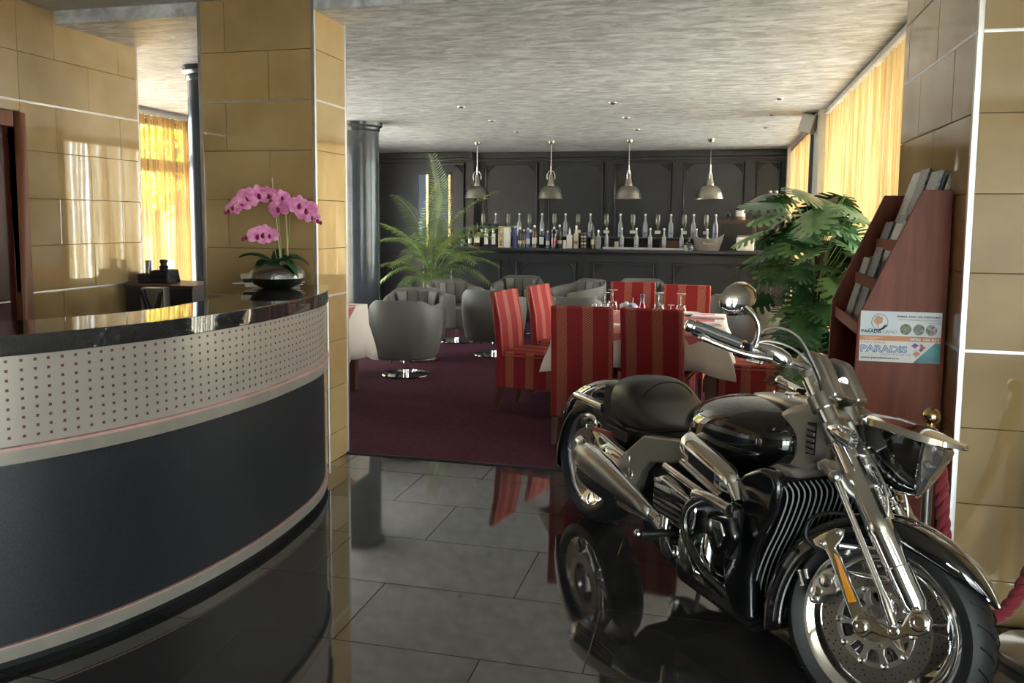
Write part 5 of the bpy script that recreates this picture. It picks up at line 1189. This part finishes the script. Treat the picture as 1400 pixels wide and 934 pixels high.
# mufflers
for s in (1, -1):
    ax0, ax1 = Vector((.30, s * .265, .405)), Vector((.935, s * .255, .335)); d = (ax1 - ax0).normalized(); rg = []
    prof = [(-.02, .030, .05), (0, .050, .078), (.05, .056, .092), (.14, .058, .095), (.25, .056, .088), (.38, .048, .070), (.50, .038, .048), (.60, .030, .032), (.645, .026, .026)]
    for t, rv, rz in prof:
        rg.append([ax0 + d * t + Vector((0, rv * cos(a) * (1 if s > 0 else -1), rz * sin(a))) for a in [2 * pi * k / 24 for k in range(24)]])
    mf = bb(MB().rings(rg), 'muffler', chrome, ang=60)
    g = MB()
    for k in range(6):
        z0 = -.012 - .014 * k; pts = []
        for t, rv, rz in prof[2:6]:
            zz = z0 * rz / .095; pts.append(ax0 + d * t + Vector((0, s * (rv * sqrt(max(.05, 1 - (zz / rz) ** 2)) + .001), zz)))
        g.tube(pts, .0045, 5)
    bb(g, 'grille_rib', black_plastic, mf)
    gg = MB().rings([[ax0 + d * t + Vector((0, s * ((rv + .003) * cos(a)), (rz + .003) * sin(a))) for a in [radians(q) for q in (-8, 8, 30, 50, 65)]] for t, rv, rz in prof[1:8]], cap=False, ring_closed=False)
    bb(gg, 'heat_shield', satin, mf, solid=.003)
    tp = MB()
    for k in range(3): 
        z = .065 - .055 * k; tp.tube([(.30, s * .265, .405 + z), (.262, s * .265, .412 + z * 1.05)], [.030, .026], 14)
    bb(tp, 'exhaust_tip', chrome, mf)
    bb(MB().tube(spline([(.93, s * .255, .335), (1.02, s * .235, .27), (1.10, s * .21, .215), (1.30, s * .20, .20), (1.45, s * .20, .24)], 20), .032), 'exhaust_pipe', chrome, mf)
    for k, u in enumerate((1.06, 1.19, 1.32)):
        bb(MB().tube(spline([(u, s * .30, .42), (u + .01, s * .315, .34), (u - .01, s * .28, .25), (u - .07, s * .23, .215)], 12), .024), 'header_pipe', chrome, mf)
    # foot peg and bracket
    fp = bb(MB().tube([(1.10, s * .24, .345), (1.02, s * .33, .335), (.93, s * .40, .325)] if False else [(1.10, s * .25, .345), (1.07, s * .42, .345)], [.014, .016]), 'foot_peg', black_plastic)
    bb(MB().ball((1.068, s * .43, .345), .016), 'peg_end', chrome, fp)
    plate([(1.08, .47), (1.13, .46), (1.20, .35), (1.16, .315), (1.08, .33), (1.12, .36)], s * .235 - .01, s * .235 + .01, 'peg_bracket', chrome, bevel=.004)
    plate([(.98, .47), (1.02, .50), (1.12, .35), (1.07, .34)], s * .225 - .008, s * .225 + .012, 'hanger_plate', satin, bevel=.004)
    bb(bolt(bolt(MB(), 1.01, s * .225 + .010, .465), 1.05, s * .225 + .010, .40), 'bolt', chrome)
    # flat engine bank
    bk_ = bb(MB().box(.98, 1.42, s * .20 - .09, s * .20 + .09, .36, .54), 'cylinder_bank', black_plastic, bevel=.02)
    vc_ = MB().rings([[Vector((u, s * v, z)) for u, z in ((1.0, .515), (1.03, .545), (1.25, .515), (1.27, .49), (1.26, .41), (1.23, .385), (1.02, .41), (1.0, .43))] for v in (.28, .335)])
    vco = bb(vc_, 'valve_cover', chrome, bevel=.012)
    g = MB()
    for k in range(5): z = .498 - .0195 * k; g.box(1.012, 1.255, min(s * .333, s * .338), max(s * .333, s * .338), z - .008 - .0, z, Matrix.Translation((0, 0, 0)))
    bb(g, 'cooling_rib', black_plastic, vco, bevel=.001)
    bm_ = MB()
    for u, z in ((1.03, .528), (1.13, .516), (1.235, .505)): bolt(bm_, u, s * .337 - (.006 if s < 0 else 0), z, .010, .008)
    bb(bm_, 'bolt', satin, vco)
    bb(MB().tube([(1.02, s * .30, .575), (1.18, s * .31, .562), (1.36, s * .30, .535)], .013), 'fuel_rail', chrome, bk_)
    # intake cover (chrome capsule)
    a0, a1 = Vector((1.045, s * .235, .668)), Vector((1.39, s * .25, .600)); d = (a1 - a0).normalized(); rg = []
    for t, r in ((0, .012), (.006, .036), (.03, .052), (.08, .058), (.20, .058), (.29, .054), (.33, .045), (.352, .02)):
        rg.append([a0 + d * t + Vector((0, s * .8 * r * cos(a), r * sin(a))) for a in [2 * pi * k / 24 for k in range(24)]])
    ic = bb(MB().rings(rg), 'intake_cover', chrome, ang=70)
    bb(MB().rings([[a0 + d * t + Vector((0, s * (.0475), z)) for z in (-.026, .014)] + [a0 + d * t + Vector((0, s * (.043), z)) for z in (.014, -.026)] for t in (.10, .27)]), 'intake_reflection', panel_dark, ic, bevel=.003)  # dark reflection in the chrome capsule, built as a thin plate
    bb(MB().tube([a0 + d * .04 + Vector((0, s * .035, -.052)), a0 + d * .30 + Vector((0, s * .035, -.052))], .012), 'intake_rail', chrome, ic)
    bb(MB().tube([(1.38, s * .26, .605), (1.425, s * .275, .565)], [.030, .016], 12), 'intake_spout', chrome, ic)
    # crash guard loop
    cg = MB().tube(spline([(1.30, s * .33, .54), (1.275, s * .37, .50), (1.28, s * .375, .42), (1.38, s * .37, .33), (1.46, s * .33, .27)], 16), .016)
    bb(cg, 'crash_guard', gloss_black)
    bb(MB().tube(spline([(1.285, s * .345, .545), (1.30, s * .352, .560), (1.38, s * .352, .568), (1.47, s * .345, .560)], 12), .019), 'guard_cover', chrome)
    plate([(1.31, .50), (1.44, .52), (1.47, .46), (1.43, .38), (1.36, .36), (1.31, .42)], s * .30 - .02, s * .30 + .02, 'clutch_cover', gloss_black, bevel=.014)
    plate([(1.335, .485), (1.40, .495), (1.425, .455), (1.40, .405), (1.35, .395)], s * .318 - .006, s * .318 + .008, 'clutch_badge', chrome, bevel=.006)
    # radiator shroud
    plate([(1.335, .500), (1.36, .60), (1.42, .665), (1.500, .705), (1.565, .700), (1.585, .655), (1.575, .58), (1.505, .43), (1.485, .32), (1.505, .185), (1.42, .155), (1.345, .25), (1.33, .40)], s * .235 - .035, s * .235 + .025, 'radiator_shroud', gloss_black, bevel=.022, seg=3)
# radiator core and the curved fins in front of it
plate([(1.36, .64), (1.54, .665), (1.53, .58), (1.46, .42), (1.44, .30), (1.46, .20), (1.36, .20)], -.205, .205, 'radiator_core', black_plastic)
fm_ = []
for k in range(21):
    v = .228 - .456 * k / 20; bow = 0
    pts = spline([(1.556, v, .668), (1.584, v, .645), (1.581, v, .60), (1.547, v, .51), (1.505, v, .42), (1.474, v, .33), (1.462, v, .24)], 22)
    m = MB()
    rg = [[p + Vector((-.01, -.0015, 0)), p + Vector((.012, -.0015, 0)), p + Vector((.012, .0015, 0)), p + Vector((-.01, .0015, 0))] for p in pts]
    f_ = bb(MB().rings(rg), 'radiator_fin', gloss_black, bevel=0)
    bb(MB().tube([p + Vector((.0125, 0, 0)) for p in pts], .0026, 5), 'fin_edge', fin_m, f_)
# engine case, belly
plate([(.55, .50), (.95, .60), (1.45, .60), (1.47, .24), (1.36, .13), (.90, .125), (.72, .18), (.58, .32)], -.17, .17, 'engine_case', black_plastic, bevel=.02)
plate([(.95, .24), (1.50, .26), (1.52, .17), (1.44, .105), (.98, .11)], -.20, .20, 'belly_pan', gloss_black, bevel=.03, seg=3)
plate([(.40, .57), (.80, .66), (1.05, .66), (1.0, .56), (.60, .48), (.42, .48)], -.13, .13, 'frame_rail', black_plastic, bevel=.02)
# neck cover (silver spine) with louvre
plate([(1.25, .64), (1.41, .655), (1.505, .680), (1.640, .735), (1.650, .83), (1.615, .900), (1.50, .905), (1.42, .88), (1.30, .80)], -.10, .10, 'neck_cover', champagne, bevel=.03, seg=3)
plate([(1.30, .655), (1.42, .645), (1.53, .662), (1.50, .690), (1.36, .690)], -.135, .135, 'lower_frame_cover', champagne, bevel=.012)
lv = plate([(1.525, .745), (1.565, .750), (1.565, .855), (1.525, .850)], .100, .103, 'louvre_recess', black_matte, bevel=.001)
for k in range(5): bb(MB().box(1.528, 1.562, .102, .108, .752 + .019 * k, .765 + .019 * k), 'louvre_slat', satin, lv, bevel=.002)
bb(MB().tube([(.6, -.14, .36), (.52, -.25, .18), (.50, -.32, .025)], .011).lathe([(0, 0), (.03, 0), (.03, .012), (0, .012)], 14, (.50, -.335, .010)), 'side_stand', chrome)

# ---- front end
def FP(a, b, t): return Vector(a).lerp(Vector(b), t)
for s in (1, -1):
    A, B2 = Vector((1.465, s * .105, 1.01)), Vector((1.945, s * .120, .385))
    fk = bb(MB().tube([FP(A, B2, t) for t in (.06, .30, .66)], .031, 20), 'fork_leg', chrome, front=True)
    bb(MB().tube([FP(A, B2, t) for t in (.28, .285, .655, .66, .665, .70, .71, .96, .99)], [.030, .036, .036, .039, .040, .040, .037, .035, .024], 22), 'fork_slider', chrome, fk, True)
    bb(MB().tube([FP(A, B2, .26), FP(A, B2, .34)], .042, 20).tube([FP(A, B2, .14), FP(A, B2, .20)], .041, 20), 'clamp', satin, fk, True)
    bb(MB().tube([FP(A, B2, .83), FP(A, B2, .835)], .0395, 20), 'collar_ring', chrome, fk, True)
    # trailing link
    poly = [(1.965, .412), (1.990, .395), (1.993, .362), (1.970, .338), (1.940, .330), (1.915, .305), (1.880, .300), (1.850, .300), (1.83, .275), (1.80, .280), (1.787, .305), (1.80, .333), (1.835, .342), (1.865, .335), (1.890, .330), (1.920, .352), (1.935, .400)]
    v0, v1 = (.148, .170) if s > 0 else (-.170, -.148)
    lk = plate(poly, v0, v1, 'suspension_link', chrome, front=True, bevel=.006)
    bm_ = MB()
    for u, z, r in ((1.964, .376, .024), (1.905, .330, .015), (1.818, .307, .020)): bm_.lathe([(0, 0), (r, 0), (r, .010), (r * .8, .014), (r * .45, .014), (r * .40, .008), (0, .008)], 18, (u, (v1 if s > 0 else v0), z), (0, s, 0))
    bb(bm_, 'link_bolt', chrome, lk, True)
    bb(MB().tube([(WB, s * .06, WF), (WB, s * .15, WF + .005)], .022), 'axle_spacer', satin, lk, True)
    # push rod and rocker
    pr2 = bb(MB().tube([(1.900, s * .172, .345), (1.870, s * .172, .395), (1.850, s * .172, .425), (1.745, s * .172, .575), (1.668, s * .172, .685)], [.014, .016, .010, .010, .011], 14), 'push_rod', chrome, front=True)
    bb(MB().ball((1.660, s * .172, .695), .020), 'rod_end', satin, pr2, True)
    bb(MB().tube(spline([(1.66, s * .15, .70), (1.69, s * .14, .665), (1.74, s * .12, .64)], 8), .014).tube(spline([(1.60, s * .14, .72), (1.63, s * .15, .70), (1.66, s * .16, .695)], 8), .012), 'rocker_arm', satin, pr2, True)
    plate([(1.575, .72), (1.60, .74), (1.70, .745), (1.76, .70), (1.72, .675), (1.62, .70), (1.585, .695)], s * .10 - .025, s * .10 + .03, 'lower_yoke_arm', satin, front=True, bevel=.006)
    # calliper bracket with amber marker
    poly = [(1.688, .548), (1.712, .553), (1.716, .535), (1.700, .490), (1.715, .475), (1.838, .318), (1.815, .290), (1.795, .300), (1.690, .455), (1.672, .475), (1.640, .478), (1.628, .492), (1.648, .515)]
    cb = plate(poly, s * .158 - .007, s * .158 + .007, 'brake_bracket', chrome, front=True, bevel=.004)
    plate([(1.700, .478), (1.714, .470), (1.789, .366), (1.772, .354)], s * .168 - .004, s * .168 + .006, 'amber_reflector', orange_lens, cb, True, bevel=.003)
    bm_ = MB(); bolt(bm_, 1.702, s * .158 + (.007 if s > 0 else -.014), .538, .009, .007); bolt(bm_, 1.662, s * .158 + (.007 if s > 0 else -.014), .492, .009, .007); bb(bm_, 'bolt', steel, cb, True)
    cp = plate([(1.634, .330), (1.642, .378), (1.668, .420), (1.696, .436), (1.712, .420), (1.704, .398), (1.722, .372), (1.712, .350), (1.686, .338), (1.668, .306), (1.642, .304)], s * .105 - .028, s * .105 + .028, 'brake_calliper', satin, front=True, bevel=.008)
    bb(MB().lathe([(0, 0), (.020, 0), (.020, .006), (.015, .008), (0, .008)], 20, (1.680, s * .133, .385), (0, s, 0)).lathe([(0, 0), (.016, 0), (.016, .006), (0, .008)], 20, (1.660, s * .133, .345), (0, s, 0)), 'piston_cap', chrome, cp, True)['kind'] = 'stuff'
    bm_ = MB(); bolt(bm_, 1.66, s * .105 + (.028 if s > 0 else -.036), .320, .012, .008); bolt(bm_, 1.705, s * .105 + (.028 if s > 0 else -.036), .425, .010, .008); bb(bm_, 'bolt', chrome, cp, True)
    bb(MB().tube([(1.615, s * .13, .345), (1.60, s * .13, .372), (1.592, s * .13, .385)], [.009, .006, .008], 8).tube([(1.625, s * .13, .37), (1.612, s * .13, .395)], .006), 'bleed_valve', chrome, cp, True)
    bb(MB().tube(spline([(1.720, s * .15, .60), (1.66, s * .165, .585), (1.61, s * .165, .55), (1.605, s * .165, .50), (1.63, s * .16, .475), (1.66, s * .155, .470)], 18), .006), 'brake_hose', black_plastic, front=True)
    bb(MB().tube([(1.74, s * .13, .43), (1.86, s * .13, .455)], .008).tube(spline([(1.70, s * .14, .50), (1.76, s * .11, .51), (1.82, s * .10, .525)], 8), .010), 'fender_stay', chrome, front=True)
    # turn signal
    t0, t1 = Vector((1.600, s * .165, .835)), Vector((1.700, s * .205, .815)); d = (t1 - t0); rg = []
    for t, r in ((0, .003), (.1, .013), (.3, .022), (.6, .029), (.9, .031), (1.0, .030)):
        rg.append([t0 + d * t + Vector((0, s * r * .95 * cos(a), r * sin(a))) for a in [2 * pi * k / 20 for k in range(20)]])
    tsg = bb(MB().rings(rg), 'turn_signal', chrome, front=True, ang=60)
    bb(MB().rings([[t1 + Vector((o_, s * r * .95 * cos(a), r * sin(a))) for a in [2 * pi * k / 20 for k in range(20)]] for o_, r in ((-.004, .029), (.006, .027), (.014, .018), (.016, .004))]), 'signal_lens', clear_lens, tsg, True)
    g = MB()
    for k in range(5): g.box(t1.x + .010, t1.x + .0155 - abs(k - 2) * .002, t1.y - .022 + .004 * abs(k - 2) * .5, t1.y + .022 - .004 * abs(k - 2) * .5, t1.z - .018 + .009 * k - .0012, t1.z - .018 + .009 * k + .0012)
    bb(g, 'lens_rib', satin, tsg, True)
    bb(MB().tube([(1.64, s * .17, .815), (1.63, s * .13, .79)], .009), 'signal_stalk', satin, tsg, True)
# yokes
plate([(1.50, .955), (1.545, .985), (1.590, .935), (1.545, .90)], -.135, .135, 'upper_yoke', satin, front=True, bevel=.008)
plate([(1.61, .815), (1.65, .835), (1.70, .775), (1.66, .75)], -.135, .135, 'lower_yoke', satin, front=True, bevel=.008)
sh_ = plate([(1.430, 1.030), (1.47, 1.060), (1.520, 1.050), (1.600, .935), (1.565, .905), (1.500, .940)], .055, .130, 'fork_shroud', satin, front=True, bevel=.016, seg=3)
plate([(1.430, 1.030), (1.47, 1.060), (1.520, 1.050), (1.600, .935), (1.565, .905), (1.500, .940)], -.130, -.055, 'fork_shroud', satin, front=True, bevel=.016, seg=3)
bm_ = MB(); bolt(bm_, 1.525, .128, .955, .008, .006); bolt(bm_, 1.560, .128, .925, .008, .006); bb(bm_, 'bolt', chrome, sh_, True)
plate([(1.40, 1.0), (1.44, 1.04), (1.50, 1.03), (1.56, .93), (1.52, .90)], -.055, .055, 'instrument_housing', gloss_black, front=True, bevel=.015)
bb(MB().lathe([(0, 0), (.045, 0), (.048, .01), (.040, .016), (0, .016)], 24, (1.44, 0, 1.035), (-.35, 0, .94)), 'instrument_dial', chrome, front=True)
bb(MB().tube([(1.58, 0, .90), (1.70, 0, .70)], .035), 'steering_stem', satin, front=True)
# inner shock absorbers with springs
for s in (1, -1):
    bb(MB().tube([(1.66, s * .05, .80), (1.80, s * .05, .60)], .016), 'front_damper', chrome, front=True)
    bb(MB().tube([Vector((1.67, s * .05, .785)).lerp(Vector((1.78, s * .05, .63)), i / 96) + Vector((.8 * cos(i * .52), sin(i * .52), .58 * cos(i * .52))) * .022 for i in range(97)], .004, 6), 'spring', chrome, front=True)
# headlight nacelle
rg = []
for u, zt, zb, w in ((1.655, .865, .775, .060), (1.69, .872, .735, .074), (1.75, .868, .700, .086), (1.81, .858, .688, .092), (1.855, .845, .690, .092)):
    ring = []
    for k in range(21):
        t = -1 + 2 * k / 20; vv = w * math.copysign(abs(t) ** .62, t); zz = zb + (zt - zb) * abs(t) ** 1.35; ring.append(Vector((u + .02 * (1 - abs(t)) * (-1 if u > 1.8 else 0), vv, zz)))
    ring.append(Vector((u, w * .5, zt + .006))); ring.append(Vector((u, 0, zt + .008))); ring.append(Vector((u, -w * .5, zt + .006)))
    rg.append(ring)
hl = bb(MB().rings(rg), 'headlight_shell', gloss_black, front=True, ang=50)
# chrome brow on top, running out to a beak
rg = []
for u, z, w, th in ((1.630, .880, .050, .014), (1.68, .893, .078, .016), (1.76, .893, .096, .018), (1.84, .884, .102, .018), (1.88, .877, .094, .014), (1.915, .872, .066, .010), (1.945, .869, .026, .006)):
    rg.append([Vector((u, v * w, z + dz)) for v, dz in ((-1, -th * 1.6), (-.96, -th * .3), (-.7, th * .25), (-.35, th * .8), (0, th), (.35, th * .8), (.7, th * .25), (.96, -th * .3), (1, -th * 1.6), (.6, -th * 1.1), (0, -th * .9), (-.6, -th * 1.1))])
bb(MB().rings(rg), 'headlight_brow', chrome, hl, True, ang=50)
# reflector bowl and lens
bb(MB().rings([[Vector((1.850 - .02 * (1 - abs(t)) + o_, .088 * math.copysign(abs(t) ** .62, t) * sc, .79 + (.697 + (.855 - .697) * abs(t) ** 1.35 - .79) * sc)) for t in [-1 + 2 * k / 20 for k in range(21)]] for o_, sc in ((.004, .98), (.002, .8), (-.012, .55), (-.03, .3))]), 'headlight_reflector', chrome, hl, True)
bb(MB().ball((1.845, 0, .80), .018, 12, 8), 'headlight_bulb', clear_lens, hl, True)
rg = []
for o_, sc in ((0, 1.0), (.018, .97), (.030, .80), (.036, .4)):
    ring = []
    for k in range(20):
        t = -1 + 2 * k / 19; w = .090; cz = .79
        vv = w * math.copysign(abs(t) ** .62, t) * sc; zz = cz + ((.694 + (.858 - .694) * abs(t) ** 1.35) - cz) * sc; ring.append(Vector((1.855 - .02 * (1 - abs(t)) + o_ * (.6 + .8 * (zz - .69) / .16), vv, zz)))
    rg.append(ring)
bb(MB().rings(rg), 'headlight_lens', clear_lens, hl, True, ang=60)
bb(MB().tube([Vector((1.858 - .02 * (1 - abs(t)), .092 * math.copysign(abs(t) ** .62, t), .689 + (.852 - .689) * abs(t) ** 1.35)) for t in [-1 + 2 * k / 20 for k in range(21)]], .005, 8), 'lens_rim', chrome, hl, True)
bb(MB().tube([(1.66, .05, .80), (1.62, .06, .86)], .018), 'headlight_mount', satin, hl, True)
# handlebars
_fr0 = fr
for s in (1, -1):
    fr = _fr0 if s > 0 else (lambda p: _fr0((p[0] - .20 * max(0, (abs(p[1]) - .04)) / .38 * .4, p[1], p[2] - .10 * max(0, min(1, (abs(p[1]) - .06) / .22)))))
    hb = MB().tube(spline([(1.535, s * .04, .985), (1.50, s * .10, .995), (1.44, s * .20, 1.008), (1.37, s * .28, 1.018), (1.315, s * .315, 1.024)], 24), .0155)
    hbo = bb(hb, 'handlebar', chrome, front=True)
    g0, g1 = Vector((1.345, s * .295, 1.020)), Vector((1.205, s * .420, 1.050)); d = (g1 - g0)
    bb(MB().tube([g0 + d * t for t in (0, .04, .06, .92, .94, .97, 1.03, 1.06)], [.021, .021, .017, .0185, .022, .0225, .021, .010], 18), 'grip', chrome, hbo, True)
    gm = MB()
    for k in range(4): a = radians(40 + 62 * k); off = Vector((.5 * sin(a), s * .5 * sin(a), cos(a))).normalized() * .0175; gm.tube([g0 + d * .1 + off, g0 + d * .9 + off], .0085, 6)
    bb(gm, 'grip_rubber', black_plastic, hbo, True)
    bb(MB().tube(spline([(1.440, s * .285, 1.000), (1.375, s * .345, .998), (1.315, s * .395, 1.008), (1.275, s * .43, 1.018)], 14), [.012] * 4 + [.0095] * 8 + [.011, .012], 12).ball((1.272, s * .432, 1.018), .014, 10, 8), 'brake_lever', chrome, hbo, True)
    rg = []
    for t, r in ((0, .004), (.15, .018), (.4, .028), (.7, .031), (.9, .024), (1, .006)):
        p = Vector((1.365, s * .285, 1.035)).lerp(Vector((1.475, s * .215, 1.005)), t); rg.append([p + Vector((.5 * r * cos(a), s * .8 * r * cos(a) * .8, r * sin(a) * .9)) for a in [2 * pi * k / 16 for k in range(16)]])
    bb(MB().rings(rg), 'fluid_reservoir', chrome, hbo, True, ang=60)
    bb(MB().box(1.315, 1.375, s * .295 - .02, s * .295 + .02, .985, 1.035), 'switch_housing', black_plastic, hbo, True, bevel=.010)
    bb(MB().box(1.355, 1.41, s * .28 - .014, s * .28 + .014, .975, 1.005), 'lever_pivot', chrome, hbo, True, bevel=.006)
    if s < 0: continue
    # mirror
    ms = bb(MB().tube(spline([(1.375, s * .285, 1.03), (1.382, s * .295, 1.075), (1.372, s * .31, 1.115), (1.335, s * .325, 1.145)], 14), [.009] * 10 + [.010, .011, .012, .013]), 'mirror_stem', chrome, front=True)
    rg = []
    for t, r in ((-.072, .004), (-.066, .026), (-.048, .044), (-.018, .056), (.016, .055), (.044, .042), (.062, .022), (.068, .004)):
        rg.append([Vector((1.298 + .85 * r * cos(a) * (1 if cos(a) > 0 else .35) - .2 * t, s * (.330 + t * 1.0), 1.165 + r * sin(a) - .25 * t * s)) for a in [2 * pi * k / 24 for k in range(24)]])
    mr = bb(MB().rings(rg), 'mirror_shell', chrome, ms, True, ang=70)
fr = _fr0
# cables
for k, (o1, o2) in enumerate(((0, 0), (.022, .02), (.042, -.02))):
    bb(MB().tube(spline([(1.36, .30, 1.02), (1.40, .265, 1.055 + o1), (1.47, .20, 1.045 + o1), (1.53, .14 + o2 * .3, .98), (1.565, .10 + o2, .88), (1.60 + o1, .085 + o2, .78)], 26), .0036, 8), 'cable', steel if k != 1 else black_plastic, front=True)
for s in (1, -1): bb(MB().tube(spline([(1.68, s * .06, .80), (1.77, s * .075, .70), (1.80, s * .085, .60), (1.76, s * .09, .55)], 18), .0045, 8), 'brake_line', satin, front=True)
